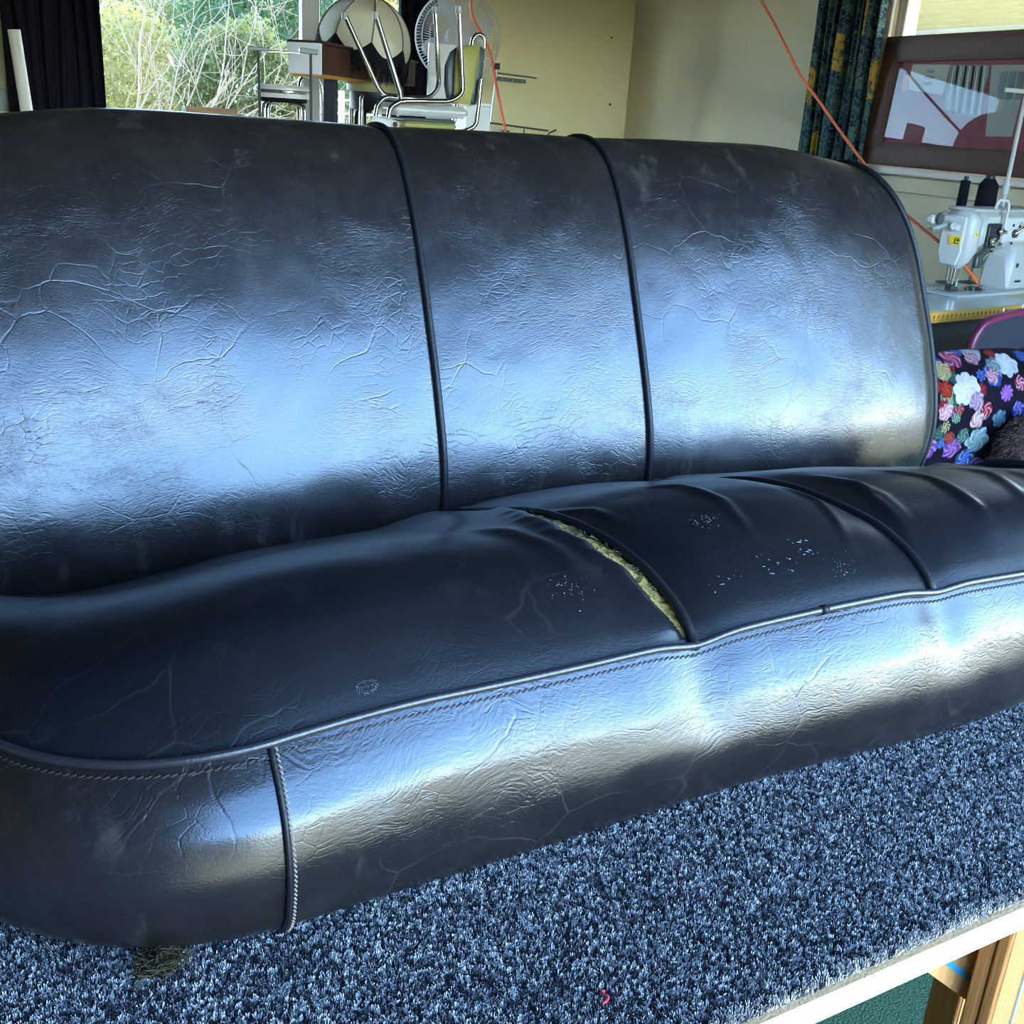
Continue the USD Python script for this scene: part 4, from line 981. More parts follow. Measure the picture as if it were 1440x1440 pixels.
NEAR, FAR = VC - 0.03, VC + 0.30
def tb(name, pts, v): obj(name, tube(rounded_path([Z2(x, y, v) for x, y in pts], 0.07, 8), 0.0115, 10), 'chrome', t)
tb('leg_frame', ((714, 72), (838, 470), (842, 512), (1100, 512), (1156, 470), (1134, 45)), NEAR)
tb('leg_frame', ((556, 74), (735, 462), (780, 497), (985, 497), (1036, 440), (1014, 45)), FAR)
tb('back_tube', ((778, 604), (786, 545), (835, 514), (860, 514)), NEAR - 0.02)
tb('back_tube', ((712, 592), (722, 530), (760, 492), (800, 492)), FAR - 0.06)
for x, y, v in ((556, 74, FAR), (714, 72, NEAR), (1014, 45, FAR), (1134, 45, NEAR)):
    p = Z2(x, y, v); obj('foot_cap', lathe([(0, 0.012), (0.013, 0.010), (0.0135, -0.02), (0, -0.021)], p, ZA, 12), 'white_plastic', t)
# pale board and a small white box behind the chairs
p0, p1 = Z2(985, 215, 5.8), Z2(1110, 500, 5.8)
obj('pale_board', xform(box((0, 0, TZ), (np.linalg.norm((p1 - p0)[:2]), 0.02, p0[2]), 0.003), frame_of((p0[0], p0[1], 0), RU)), 'white_vinyl', None, label='pale upright board behind the chrome chair legs', cat='board')
p0, p1 = Z2(1175, 535, 5.4), Z2(1290, 690, 5.4)
q = thing('white_carton', 'small off-white carton behind the yellow chair', 'carton', (p0[0], p0[1], TZ))
obj('body', xform(box((0, 0, TZ), (np.linalg.norm((p1 - p0)[:2]), 0.22, p0[2]), 0.003), frame_of((p0[0], p0[1], 0), RU)), 'white_vinyl', q)
obj('lid', xform(box((-0.004, -0.004, p0[2]), (np.linalg.norm((p1 - p0)[:2]) + 0.004, 0.224, p0[2] + 0.02), 0.003), frame_of((p0[0], p0[1], 0), RU)), 'white_vinyl', q)
# pedestal fan
VFAN = 6.38
c = Z2(1130, 190, VFAN); R_ = np.linalg.norm(Z2(1330, 190, VFAN) - Z2(930, 190, VFAN)) / 2
ax = -RV * 0.96 - RU * 0.28 + ZA * 0.05; Ff = frame_of(c, np.cross(ZA, ax), za=ax)   # local z looks at the room
t = thing('pedestal_fan', 'large pale pedestal fan with round wire cage by the wall', 'fan', (c[0], c[1], 0))
wires = []
for k in range(84):
    a = k * 2 * math.pi / 84; e = np.array([math.cos(a), math.sin(a), 0])
    tw = np.array([math.cos(a + 0.35), math.sin(a + 0.35), 0])
    wires.append(tube([tw * R_ * 0.24 + [0, 0, 0.075], (e * 0.7 + tw * 0.3) * R_ * 0.62 + [0, 0, 0.07], e * R_ * 0.9 + [0, 0, 0.04], e * R_ + [0, 0, 0.0]], 0.0013, 4, caps=False))
    wires.append(tube([e * R_ * 0.24 + [0, 0, -0.075], e * R_ * 0.62 + [0, 0, -0.07], e * R_ * 0.9 + [0, 0, -0.04], e * R_], 0.0013, 4, caps=False))
obj('cage_wires', xform(cat_(*wires), Ff), 'white_plastic', t, smooth=False, kind='stuff')
def ring_(r, z, w): return tube([(r * math.cos(a), r * math.sin(a), z) for a in np.linspace(0, 6.2832, 61)[:-1]], w, 6, closed=True)
obj('cage_rim', xform(cat_(ring_(R_, 0, 0.006)), Ff), 'white_plastic', t)
for r, z in ((0.45, 0.072), (0.68, 0.064), (0.86, 0.046)): obj('cage_ring', xform(ring_(R_ * r, z, 0.0022), Ff), 'white_plastic', t)
obj('cage_badge', xform(lathe([(0, 0.084), (R_ * 0.22, 0.083), (R_ * 0.27, 0.074), (R_ * 0.27, 0.068), (0, 0.068)], (0, 0, 0)), Ff), 'white_plastic', t)
for k in range(4):
    a = k * math.pi / 2 + 0.4; rr_ = np.linspace(0.18, 0.9, 10) * R_; P = []
    for i, r in enumerate(rr_):
        w_ = 0.38 * math.sin(math.pi * (0.22 + 0.68 * i / 9)) ; row = []
        for s_ in np.linspace(-1, 1, 8):
            row.append((r * math.cos(a + s_ * w_), r * math.sin(a + s_ * w_), 0.025 * s_))
        P.append(row)
    obj('blade', xform(sheet(np.array(P), 0.003, (0, 0, 1)), Ff), 'clear_plastic', t, smooth=True)
obj('motor', xform(lathe([(0, 0.02), (0.05, 0.02), (0.055, -0.02), (0.075, -0.08), (0.07, -0.18), (0.05, -0.21), (0, -0.215)], (0, 0, 0)), Ff), 'white_plastic', t)
pb = c + RV * 0.10
obj('pole', tube([(pb[0], pb[1], 0.03), (pb[0], pb[1], c[2] - 0.03)], 0.014, 12), 'white_plastic', t)
obj('base', lathe([(0, 0.05), (0.03, 0.05), (0.05, 0.03), (0.16, 0.018), (0.17, 0), (0, 0)], (pb[0], pb[1], 0), n=36), 'white_plastic', t)
# metal rack with arms beside the fan
def Z3(x, y, v): return at_v(640 + x / 4.5, y / 4.5, v)
VR = 6.3
t = thing('arm_rack', 'thin grey upright rack with short arms against the back wall', 'rack', Z3(230, 800, VR) * [1, 1, 0])
p = Z3(265, 425, VR); b_ = p + (Z3(215, 850, VR) - p) * 2.2; b_ = p + (b_ - p) * (p[2] / (p[2] - b_[2])); 
obj('upright', tube([b_, p], 0.007, 8), 'steel', t)
obj('cap', lathe([(0, 0.022), (0.016, 0.022), (0.017, -0.012), (0, -0.014)], p, ZA, 14), 'black_plastic', t)
flat_bar(Z3(262, 497, VR), Z3(445, 517, VR), 0.022, 'flat_arm', 'dark_steel', t, 0.008)
for k in range(3):
    q = Z3(300 + 65 * k, 503 + 6 * k, VR - 0.006); obj('rivet', lathe([(0, 0.002), (0.005, 0.0)], q, -RV, 8), 'steel', t)
obj('rod_arm', tube([Z3(262, 462, VR), Z3(515, 495, VR)], 0.005, 8), 'steel', t)
obj('lower_rod', tube([Z3(180, 772, VR - 0.01), Z3(588, 828, VR - 0.01)], 0.005, 8), 'dark_steel', t)
obj('hook', tube([Z3(588, 850, VR), Z3(600, 840, VR), Z3(640, 822, VR)], 0.005, 8), 'dark_steel', t)
obj('peg', tube([Z3(437, 815, VR), Z3(435, 850, VR)], 0.004, 8), 'dark_steel', t)
obj('foot', xform(box((-0.2, -0.03, 0), (0.2, 0.03, 0.03), 0.004), frame_of((b_[0], b_[1], 0), RU)), 'steel', t)
# small white jar standing by the rack's foot
c = Z3(310, 850, 6.2)
t = thing('white_jar', 'small white jar at the foot of the orange cord', 'jar', (c[0], c[1], TZ))
obj('body', lathe([(0, TZ), (0.028, TZ), (0.03, TZ + 0.01), (0.03, c[2] - 0.01), (0.026, c[2] + 0.002), (0, c[2] + 0.002)], (c[0], c[1], 0), n=24), 'white_plastic', t)
obj('lid', lathe([(0.031, c[2]), (0.031, c[2] + 0.02), (0.028, c[2] + 0.024), (0, c[2] + 0.024)], (c[0], c[1], 0), n=24), 'grey_vinyl', t)
# brown crate end by the left of the window
p0, p1 = at_v(262, 148.5, 5.6), at_v(334, 150.5, 5.6)
t = thing('wooden_crate', 'low brown wooden crate below the middle of the window', 'crate', (p0[0], p0[1], TZ))
Lc = np.linalg.norm((p1 - p0)[:2]); Fc = frame_of((p0[0], p0[1], 0), p1 * [1, 1, 0] - p0 * [1, 1, 0])
for k in range(3):
    z0 = TZ + (p0[2] - TZ) * k / 3; obj('slat', xform(box((0, 0, z0 + 0.004), (Lc, 0.014, z0 + (p0[2] - TZ) / 3 - 0.002), 0.002), Fc), 'crate_wood', t)
obj('side', xform(box((0, 0.015, TZ), (0.014, 0.2, p0[2] - 0.005), 0.002), Fc), 'crate_wood', t); obj('side', xform(box((Lc - 0.014, 0.015, TZ), (Lc, 0.2, p0[2] - 0.005), 0.002), Fc), 'crate_wood', t)
obj('bottom', xform(box((0.014, 0.015, TZ), (Lc - 0.014, 0.2, TZ + 0.012)), Fc), 'crate_wood', t)

# ------------------------------------------------------------------ curtains, roll, cords
def curtain(name, label, p_from, p_to, z0, z1, folds, amp, mat, thick_dir, tlean=0.0, colour=None, n=160, nz=60, rod=True):
    """Hanging pleated cloth between two floor points."""
    a, b = np.array(p_from, float), np.array(p_to, float); d = b - a; L = np.linalg.norm(d); d /= L
    nrm = np.asarray(thick_dir, float)
    s = np.linspace(0, 1, n); z = np.linspace(z0, z1, nz); Sg, Zg = np.meshgrid(s, z, indexing='ij')
    ph = 2 * math.pi * folds * (Sg + 0.03 * np.sin(Zg * 3 + Sg * 9))
    o = amp * (0.75 + 0.3 * np.sin(Sg * 17)) * np.sin(ph) + 0.3 * amp * np.sin(2 * ph + 1)
    P = a[None, None] + d * (Sg * L)[..., None] + nrm * o[..., None]; P[..., 2] = Zg
    t = thing(name, label, 'curtain', (*((a + b) / 2)[:2], z0))
    v, f = sheet(P, 0.004, nrm)
    cols = None
    if colour is not None:
        arc = np.r_[0, np.cumsum(np.linalg.norm(np.diff(P[:, 0, :2], axis=0), axis=1))]
        c1 = colour(np.repeat(arc[:, None], nz, 1), Zg).reshape(-1, 3); cols = np.vstack([c1, c1, np.stack([c1, c1], 1).reshape(-1, 3)[:len(v) - 2 * len(c1)]])
        if len(cols) < len(v): cols = np.vstack([cols, np.repeat(cols[-1:], len(v) - len(cols), 0)])
    obj('cloth', (v, f), mat, t, smooth=True, colors=cols)
    if rod:
        obj('curtain_rod', tube([a - d * 0.08 + ZA * (z1 + 0.02), b + d * 0.08 + ZA * (z1 + 0.02)], 0.012, 10), 'brown_wood', t)
    return t
c0, c1 = at_v(8, 100, 6.74), at_v(146, 100, 6.74)
curtain('dark_curtain', 'long black-navy curtain at the left of the back window', c0 * [1, 1, 0], c1 * [1, 1, 0], 0.02, 2.32, 7, 0.022, 'navy_curtain', -RV)
c0, c1 = at_v(560, 60, 6.74), at_v(613, 60, 6.74)
curtain('dark_curtain', 'narrow black curtain behind the lamp shade and the fan', c0 * [1, 1, 0], c1 * [1, 1, 0], 0.02, 2.32, 4, 0.02, 'navy_curtain', -RV)
p0, p1 = at_v(19.5, 42, 6.5), at_v(37, 153, 6.5)
pe = p0 + (p1 - p0) * ((p0[2] - 0.02) / (p0[2] - p1[2])); rr_ = 8.6 / 1500 * ((p0 - EYE) @ CF)
ax = (p0 - pe) / np.linalg.norm(p0 - pe); Lr = np.linalg.norm(p0 - pe)
t = thing('paper_roll', 'long pale cardboard roll leaning against the black curtain', 'roll', pe)
obj('roll', lathe([(rr_ * 0.55, 0), (rr_, 0), (rr_, Lr), (rr_ * 0.94, Lr + 0.002), (rr_ * 0.55, Lr), (rr_ * 0.55, Lr - 0.2)], pe, ax, 30), 'roll_paper', t)
obj('core', lathe([(rr_ * 0.54, 0), (rr_ * 0.54, Lr - 0.01), (rr_ * 0.4, Lr - 0.01), (rr_ * 0.4, 0)], pe, ax, 20), 'crate_wood', t)
k = [at_v(x, y, 6.0) for x, y in ((660, -60), (662, 0), (665, 24), (676, 45), (687, 68), (694, 98), (700, 130), (707, 165), (713, 195), (716, 215))]
q = k[0].copy(); q[2] = CEIL
obj('orange_cord', tube(smooth_path([q] + k + [np.array([k[-1][0] + 0.02, k[-1][1], TZ + 0.01])], 90), 0.0075, 8), 'orange_cord', None, smooth=True, label='orange power cord hanging in front of the fan cage', cat='power cord', group=None)
kk = [((1040, -60), 3.35), ((1070, 0), 3.32), ((1088, 32), 3.3), ((1110, 76), 3.28), ((1122, 100), 3.26), ((1150, 140), 3.24), ((1175, 176), 3.22), ((1200, 210), 3.2), ((1240, 262), 3.16), ((1270, 297), 3.12), ((1298, 322), 3.10), ((1320, 340), 3.09)]
k = [at_u(x, y, u) for (x, y), u in kk]; q = k[0].copy(); q[2] = CEIL; q[1] += 0.3
tail = [k[-1] + RU * 0.12 - ZA * 0.08 - RV * 0.02, k[-1] + RU * 0.26 - ZA * 0.16 + RV * 0.02]
obj('orange_cord', tube(smooth_path([q] + k + tail, 120), 0.0062, 8), 'orange_cord', None, smooth=True, label='orange power cord slanting from the ceiling to the sewing machine', cat='power cord')

def teal_print(s, z):
    """Teal and green furnishing print with leaves, dark grounds and ochre blocks."""
    p = np.stack([s * 1.0, z, 0 * z], -1)
    base = np.array([0.035, 0.085, 0.095]) + np.zeros(s.shape + (3,))
    n1 = meshkit.fbm(p * 26, 3, 2)[..., None]; base = np.where(n1 > 0.55, [0.02, 0.035, 0.075], base)
    n2 = meshkit.fbm(p * 30 + 7, 3, 3)[..., None]; base = np.where(n2 > 0.58, [0.09, 0.17, 0.12], base)
    lf = np.abs(np.sin((s + 0.7 * z) * 70)) * np.abs(np.sin((z - 0.6 * s) * 52)); ln = (np.abs(lf - 0.35) < 0.07)[..., None]
    base = np.where(ln, [0.20, 0.31, 0.28], base)
    cell = np.floor(np.stack([s / 0.17, (z + 0.25 * s) / 0.24, 0 * z], -1)); hsh = meshkit.noise(cell * 1.7 + 0.31, 17)
    fx, fz = (s / 0.17) % 1, ((z + 0.25 * s) / 0.24) % 1
    blk = ((hsh > 0.52) & (fx > 0.15) & (fx < 0.68) & (fz > 0.12) & (fz < 0.8) & (meshkit.fbm(p * 55, 2, 5) > 0.36))[..., None]
    base = base * 0.6
    base = np.where(blk, np.array([0.34, 0.20, 0.03]) * (0.7 + 0.6 * meshkit.fbm(p * 80, 2, 6)[..., None]), base)
    return base
c0, c1 = at_u(1136, 150, 3.60), at_u(1222, 150, 3.60)
curtain('patterned_curtain', 'teal patterned curtain with ochre blocks beside the right window', c0 * [1, 1, 0], c1 * [1, 1, 0], 0.03, 2.3, 5, 0.042, 'printed_cloth', -RU, colour=teal_print, n=220, nz=420)

# ------------------------------------------------------------------ framed picture on the right sill
UP = 3.640
def PF(px, py): return at_u(px, py, UP)
tl, bl_ = uvz(PF(1247, 50)), uvz(PF(1214, 213))
ztop, zbot, vleft, vright = tl[2], WR[2] + 0.002, 0.5 * (tl[1] + bl_[1]), 2.62
ztop = ztop - 0.004
fw = 0.108
t = thing('framed_notice', 'brown timber framed notice with red mat standing on the window sill', 'picture frame', room(UP, (vleft + vright) / 2, zbot))
_fr = UsdGeom.Xformable(stage.GetPrimAtPath(t)); _al = math.radians(4.0)      # leans back against the window
_fr.AddOrientOp().Set(Gf.Quatf(math.cos(_al / 2), *[float(q * math.sin(_al / 2)) for q in RV]))
def fbar(name, poly):
    P = np.array([room(UP - d, v, z) for d in (0.0, 0.022) for v, z in poly] + [room(UP - 0.034, v, z) for v, z in (np.array(poly) * 0.7 + np.array(poly).mean(0) * 0.3)])
    obj(name, vf(m3.Manifold.hull_points(P)), 'frame_wood', t)
ov0, ov1, iv0, iv1, iz0, iz1 = vright, vleft, vright + fw, vleft - fw, zbot + fw * 0.92, ztop - fw
fbar('rail', [(ov0, ztop), (ov1, ztop), (iv1, iz1), (iv0, iz1)]); fbar('rail', [(ov0, zbot), (ov1, zbot), (iv1, iz0), (iv0, iz0)])
fbar('stile', [(ov0, zbot), (ov0, ztop), (iv0, iz1), (iv0, iz0)]); fbar('stile', [(ov1, zbot), (ov1, ztop), (iv1, iz1), (iv1, iz0)])
obj('red_mat', rbox((UP - 0.006, iv0 - 0.02, iz0 - 0.02), (UP - 0.002, iv1 + 0.02, iz1 + 0.02)), 'red_mat', t)
def P4(px): return at_u(1040 + px[0] / 3.6, px[1] / 3.6, UP - 0.007)
def card(name, poly, mat, off=0.0, label=None):
    P = np.array([uvz(P4(p)) for p in poly]); vlo, vhi = max(iv0, 0), iv1
    P[:, 1] = np.clip(P[:, 1], iv0 + 0.004, iv1 - 0.004); P[:, 2] = np.clip(P[:, 2], iz0 + 0.002, iz1 - 0.002)
    V = np.array([room(UP - 0.0065 - off - k, p[1], p[2]) for k in (0, 0.0008) for p in P])
    return obj(name, vf(m3.Manifold.hull_points(V)), mat, t, label=label)
card('notice_sheet', [(850, 322), (1042, 324), (1012, 480), (832, 452)], 'grey_paper', 0.0006, 'grey printed notice sheet')
card('striped_panel', [(1045, 325), (1245, 325), (1190, 600), (1018, 545)], 'grey_vinyl', 0.0003)
card('pale_panel', [(1250, 325), (1440, 325), (1370, 692), (1235, 690)], 'pale_grey_paper', 0.0003)
card('orange_patch', [(806, 378), (846, 374), (828, 455), (798, 460)], 'orange_patch', 0.0003)
gg = np.random.default_rng(31)
for k in range(9):
    x = 1056 + 20 * k; card('stripe', [(x, 330), (x + 9, 330), (x - 12, 560 + 3 * k), (x - 22, 556 + 3 * k)], 'leaf_strip' if False else ('navy_curtain' if k % 2 else 'grey_paper'), 0.0012)
for k in range(3):
    card('swatch', [(1300 + 44 * k, 360), (1334 + 44 * k, 358), (1318 + 44 * k, 500), (1284 + 44 * k, 505)], 'grey_vinyl', 0.0012)
def words(txt, px, h, par, mat='ink'):
    o = P4(px); m = meshkit.text_mesh(txt, h, 0.0006)
    F = np.eye(4); F[:3, 0], F[:3, 1], F[:3, 2], F[:3, 3] = -RV, ZA, -RU, o - RU * 0.0012
    return obj('lettering', xform(vf(m), F), mat, par, smooth=False)
for txt, px in (('Cash', (922, 366)), ('Eftpos', (913, 396)), ('Credit', (903, 428))): words(txt, px, 0.0145, t)
obj('glass', rbox((UP - 0.013, iv0 - 0.004, iz0 - 0.004), (UP - 0.011, iv1 + 0.004, iz1 + 0.004)), 'picture_glass', t)

# ------------------------------------------------------------------ sewing table and machine
ea, eb = at_z(1297, 440, 0.78), at_z(1440, 428, 0.78)
tx = (eb - ea) / np.linalg.norm(eb - ea); FT = frame_of(ea - tx * 0.12, tx); TL = 0.86; TD = 0.56; TT = 0.78
def TB(lo, hi, bev=0.0): m = FT.copy(); m[2, 3] = 0; return xform(box(lo, hi, bev), m)
def TP(x, y, z): return FT[:3, 0] * x + FT[:3, 1] * y + np.array([FT[0, 3], FT[1, 3], z])
t = thing('sewing_table', 'laminate sewing table with a tape measure along its front edge', 'table', TP(TL / 2, TD / 2, 0))
obj('table_top', TB((0, 0.004, TT - 0.036), (TL, TD, TT), 0.004), 'table_laminate', t)
em = obj('tape_measure', TB((0, -0.001, TT - 0.038), (TL, 0.004, TT - 0.002), 0.001), 'tape_yellow', t, label='yellow tape measure fixed to the front edge')
tk = []
for k in range(int(TL / 0.0127)):
    x = 0.006 + k * 0.0127; hgt = 0.020 if k % 2 == 0 else 0.011
    tk.append(TB((x, -0.0018, TT - 0.036), (x + 0.0016, -0.001, TT - 0.036 + hgt)))
    if k % 2 == 0: tk.append(TB((x + 0.0035, -0.0018, TT - 0.022), (x + 0.0085, -0.001, TT - 0.012)))
obj('tape_ticks', cat_(*tk), 'tape_ink', em, smooth=False, kind='stuff')
for x in (0.03, TL - 0.07):
    for y in (0.06, TD - 0.08): obj('leg', TB((x, y, 0), (x + 0.04, y + 0.04, TT - 0.036), 0.004), 'dark_steel', t)
obj('cabinet', TB((0.02, 0.09, 0.06), (TL - 0.02, TD - 0.09, TT - 0.037), 0.004), 'dark_cabinet', t)
obj('cross_brace', TB((0.05, TD - 0.07, 0.12), (TL - 0.05, TD - 0.05, 0.42), 0.003), 'dark_cabinet', t)
obj('knee_pad', lathe([(0, 0.012), (0.022, 0.010), (0.026, 0), (0, 0)], TP(0.135, -0.004, TT - 0.055), -FT[:3, 1], 20), 'white_plastic', t)
# machine frame: x along the table, needle near x = 0.05, y to the back
nd = at_z(1337, 412, TT + 0.004)
FM = FT.copy(); FM[:3, 3] = nd - FM[:3, 0] * 0.055 - FM[:3, 1] * 0.085; FM[2, 3] = TT
def MB(lo, hi, bev=0.0): return xform(box(lo, hi, bev), FM)
def MP(x, y, z): return FM[:3, 0] * x + FM[:3, 1] * y + ZA * z + FM[:3, 3]
def hull(boxes_): return vf(m3.Manifold.hull_points(np.vstack([box(*b)[0] for b in boxes_])))
MX, MY = FM[:3, 0], FM[:3, 1]
t = thing('sewing_machine', 'white industrial sewing machine with black thread cones behind it', 'sewing machine', MP(0.24, 0.09, 0))
obj('bed', MB((-0.03, 0.0, 0.0), (0.50, 0.178, 0.012), 0.004), 'machine_enamel', t)
obj('needle_plate', MB((0.01, 0.05, 0.0121), (0.10, 0.12, 0.0145), 0.001), 'steel', t)
obj('pillar', xform(hull([((0.335, 0.03, 0.01), (0.475, 0.155, 0.03), 0.01), ((0.315, 0.03, 0.10), (0.475, 0.155, 0.20), 0.03)]), FM), 'machine_enamel', t)
obj('arm', xform(hull([((0.085, 0.025, 0.175), (0.48, 0.15, 0.30), 0.016)]), FM), 'machine_enamel', t)
obj('arm_panel', MB((0.20, 0.018, 0.195), (0.40, 0.030, 0.285), 0.006), 'white_plastic', t)
obj('head', xform(hull([((0.0, 0.02, 0.14), (0.09, 0.155, 0.30), 0.026), ((0.006, 0.04, 0.095), (0.085, 0.135, 0.16), 0.028)]), FM), 'machine_enamel', t)
obj('face_plate', xform(hull([((-0.008, 0.042, 0.15), (0.004, 0.133, 0.282), 0.004), ((-0.006, 0.055, 0.110), (0.004, 0.12, 0.16), 0.004)]), FM), 'white_plastic', t)
obj('top_cover', MB((0.02, 0.03, 0.30), (0.47, 0.145, 0.312), 0.005), 'machine_enamel', t)
obj('needle_bar', tube([MP(0.05, 0.085, 0.11), MP(0.05, 0.085, 0.035)], 0.005, 10), 'chrome', t)
obj('presser_bar', tube([MP(0.058, 0.105, 0.11), MP(0.058, 0.105, 0.03)], 0.006, 10), 'chrome', t)
obj('presser_bar', tube([MP(0.062, 0.070, 0.11), MP(0.062, 0.075, 0.03)], 0.004, 10), 'chrome', t)
obj('presser_foot', xform(hull([((0.03, 0.075, 0.015), (0.085, 0.10, 0.022), 0.002), ((0.045, 0.078, 0.03), (0.066, 0.11, 0.036), 0.002)]), FM), 'dark_steel', t)
obj('needle', tube([MP(0.05, 0.085, 0.04), MP(0.05, 0.085, 0.014)], [0.0016, 0.0006], 6), 'chrome', t)
obj('tension_plate', MB((0.105, 0.012, 0.175), (0.185, 0.026, 0.262), 0.004), 'black_plastic', t)
for x, z in ((0.125, 0.20), (0.15, 0.192), (0.168, 0.235)):
    td = obj('tension_disc', lathe([(0, 0.03), (0.006, 0.03), (0.008, 0.016), (0.015, 0.014), (0.016, 0.008), (0.006, 0.006), (0.006, 0), (0, 0)], MP(x, 0.012, z), -MY, 18), 'chrome', t)
obj('guide_block', xform(hull([((0.055, 0.006, 0.105), (0.10, 0.024, 0.15), 0.004), ((0.10, 0.006, 0.15), (0.13, 0.024, 0.18), 0.004)]), FM), 'dark_steel', t)
obj('thread_guide', tube([MP(0.085, 0.012, 0.13), MP(0.115, 0.004, 0.16), MP(0.14, 0.006, 0.165)], 0.005, 8), 'chrome', t)
obj('take_up_guard', tube(rounded_path([MP(0.118, 0.016, 0.315), MP(0.118, 0.008, 0.345), MP(0.185, 0.006, 0.345), MP(0.18, 0.002, 0.19)], 0.03, 6), 0.0055, 10), 'white_plastic', t)
obj('stitch_lever', tube([MP(0.275, 0.012, 0.225), MP(0.295, -0.004, 0.245), MP(0.31, -0.006, 0.27)], 0.006, 10), 'chrome', t)
obj('lever_boss', lathe([(0, 0.012), (0.014, 0.010), (0.016, 0)], MP(0.28, 0.018, 0.225), -MY, 18), 'dark_steel', t)
for x, z in ((0.265, 0.255), (0.31, 0.25), (0.30, 0.222), (0.275, 0.19), (0.36, 0.225)):
    obj('screw', lathe([(0, 0.003), (0.005, 0.0025), (0.006, 0)], MP(x, 0.018, z), -MY, 12), 'black_plastic', t)
obj('oil_window', lathe([(0, 0.002), (0.014, 0.002), (0.018, 0)], MP(0.46, 0.027, 0.10), -MY, 22), 'label_blue', t)
obj('screw_hole', lathe([(0, 0.002), (0.008, 0.0015), (0.009, 0)], MP(0.37, 0.029, 0.105), -MY, 14), 'black_plastic', t)
obj('slot', MB((0.375, 0.0275, 0.040), (0.415, 0.0305, 0.048), 0.001), 'black_plastic', t)
# yellow caution stickers
wl = obj('warning_label', MB((-0.0095, 0.048, 0.182), (-0.0075, 0.094, 0.214)), 'label_yellow', t, label='yellow caution sticker with black pictogram')
obj('pictogram', MB((-0.0102, 0.052, 0.187), (-0.0095, 0.072, 0.190)), 'ink', wl); obj('pictogram', MB((-0.0102, 0.068, 0.187), (-0.0095, 0.072, 0.207)), 'ink', wl)
tri = np.array([MP(-0.0102 + k, y, z) for k in (0, 0.0008) for y, z in ((0.051, 0.196), (0.064, 0.196), (0.0575, 0.209))]); obj('pictogram', vf(m3.Manifold.hull_points(tri)), 'ink', wl)
tri = np.array([MP(x, 0.0185 + k, z) for k in (0, 0.002) for x, z in ((0.026, 0.214), (0.048, 0.214), (0.037, 0.234))])
wl = obj('warning_triangle', vf(m3.Manifold.hull_points(tri)), 'label_yellow', t); obj('pictogram', MB((0.0355, 0.0175, 0.218), (0.0385, 0.0185, 0.227)), 'ink', wl)
# clear needle guard and bobbin winder on the left of the head
obj('lamp_arm', tube(rounded_path([MP(0.0, 0.10, 0.255), MP(-0.06, 0.09, 0.25), MP(-0.12, 0.10, 0.235)], 0.02, 5), 0.008, 10), 'label_blue', t)
obj('lamp_arm_grip', tube([MP(-0.012, 0.07, 0.245), MP(-0.05, 0.06, 0.25)], 0.013, 14), 'white_plastic', t)
obj('winder_body', xform(hull([((-0.14, 0.085, 0.255), (-0.085, 0.12, 0.285), 0.008)]), FM), 'white_plastic', t)
obj('winder_wheel', lathe([(0, 0.014), (0.018, 0.012), (0.02, 0.004), (0.012, 0)], MP(-0.115, 0.085, 0.272), -MY, 18), 'dark_steel', t)
obj('winder_spindle', tube([MP(-0.09, 0.105, 0.285), MP(-0.02, 0.12, 0.292)], 0.005, 8), 'chrome', t)
obj('winder_bracket', MB((-0.13, 0.09, 0.232), (-0.075, 0.115, 0.238), 0.002), 'steel', t)
# bobbin odds lying on the bed
c = MP(0.175, 0.06, 0.0125)
t2 = thing('bobbin_tray', 'dark heap of bobbin cases on the machine bed', 'bobbins', c)
gg = np.random.default_rng(6)
for k in range(6):
    o = c + MX * gg.uniform(-0.035, 0.035) + MY * gg.uniform(-0.015, 0.015); obj('bobbin', lathe([(0, 0.011), (0.011, 0.011), (0.011, 0.009), (0.006, 0.008), (0.006, 0.003), (0.011, 0.002), (0.011, 0), (0, 0)], o + ZA * 0.001 * (k % 2), ZA + 0.35 * gg.normal(size=3) * [1, 1, 0], 14), 'dark_steel', t2)
# thread cones on their stand, and the tall white stand rod
def cone_thing(label, top, bot, r0, r1, dv, neck):
    a, b = at_v(*top, dv), at_v(*bot, dv); b = np.array([b[0], b[1], b[2]]); ax = ZA; base = np.array([a[0], a[1], TT + 0.001])
    H = a[2] - base[2]; zc = b[2] - base[2]
    t = thing('thread_cone', label, 'thread cone', base)
    obj('cone', lathe([(0, zc), (r1, zc), (r1, zc + 0.004), (r0 * 1.02, H - neck), (r0 * 0.55, H - 0.006), (0, H - 0.006)], base, ZA, 32), 'black_thread', t)
    obj('spool_core', lathe([(0, H - 0.008), (r0 * 0.5, H - 0.008), (r0 * 0.5, H + 0.006), (r0 * 0.35, H + 0.008), (0, H + 0.008)], base, ZA, 20), 'black_plastic', t)
    obj('cone_base', lathe([(0, zc - 0.012), (r1 * 1.35, zc - 0.012), (r1 * 1.35, zc - 0.006), (r1 * 0.9, zc), (0, zc)], base, ZA, 24), 'black_plastic', t)
    obj('stand_pin', tube([base, base + ZA * zc], 0.006, 8), 'steel', t)
    obj('stand_foot', lathe([(0, 0), (0.04, 0), (0.04, 0.006), (0.008, 0.012), (0, 0.012)], base, ZA, 20), 'dark_steel', t)
cone_thing('slender black thread cone, the left of two behind the machine', (1359, 251), (1348, 308), 0.018, 0.020, 3.30, 0.008)
cone_thing('fat black thread cone, the right of two behind the machine', (1393, 249), (1384, 306), 0.036, 0.041, 3.30, 0.03)
a, b = at_v(1441, 118, 3.30), at_v(1406, 306, 3.30)
t = thing('thread_stand', 'tall white thread stand rod with a cross arm at right', 'thread stand', np.array([b[0], b[1], TT]))
pt = np.array([b[0], b[1], a[2] + 0.25])
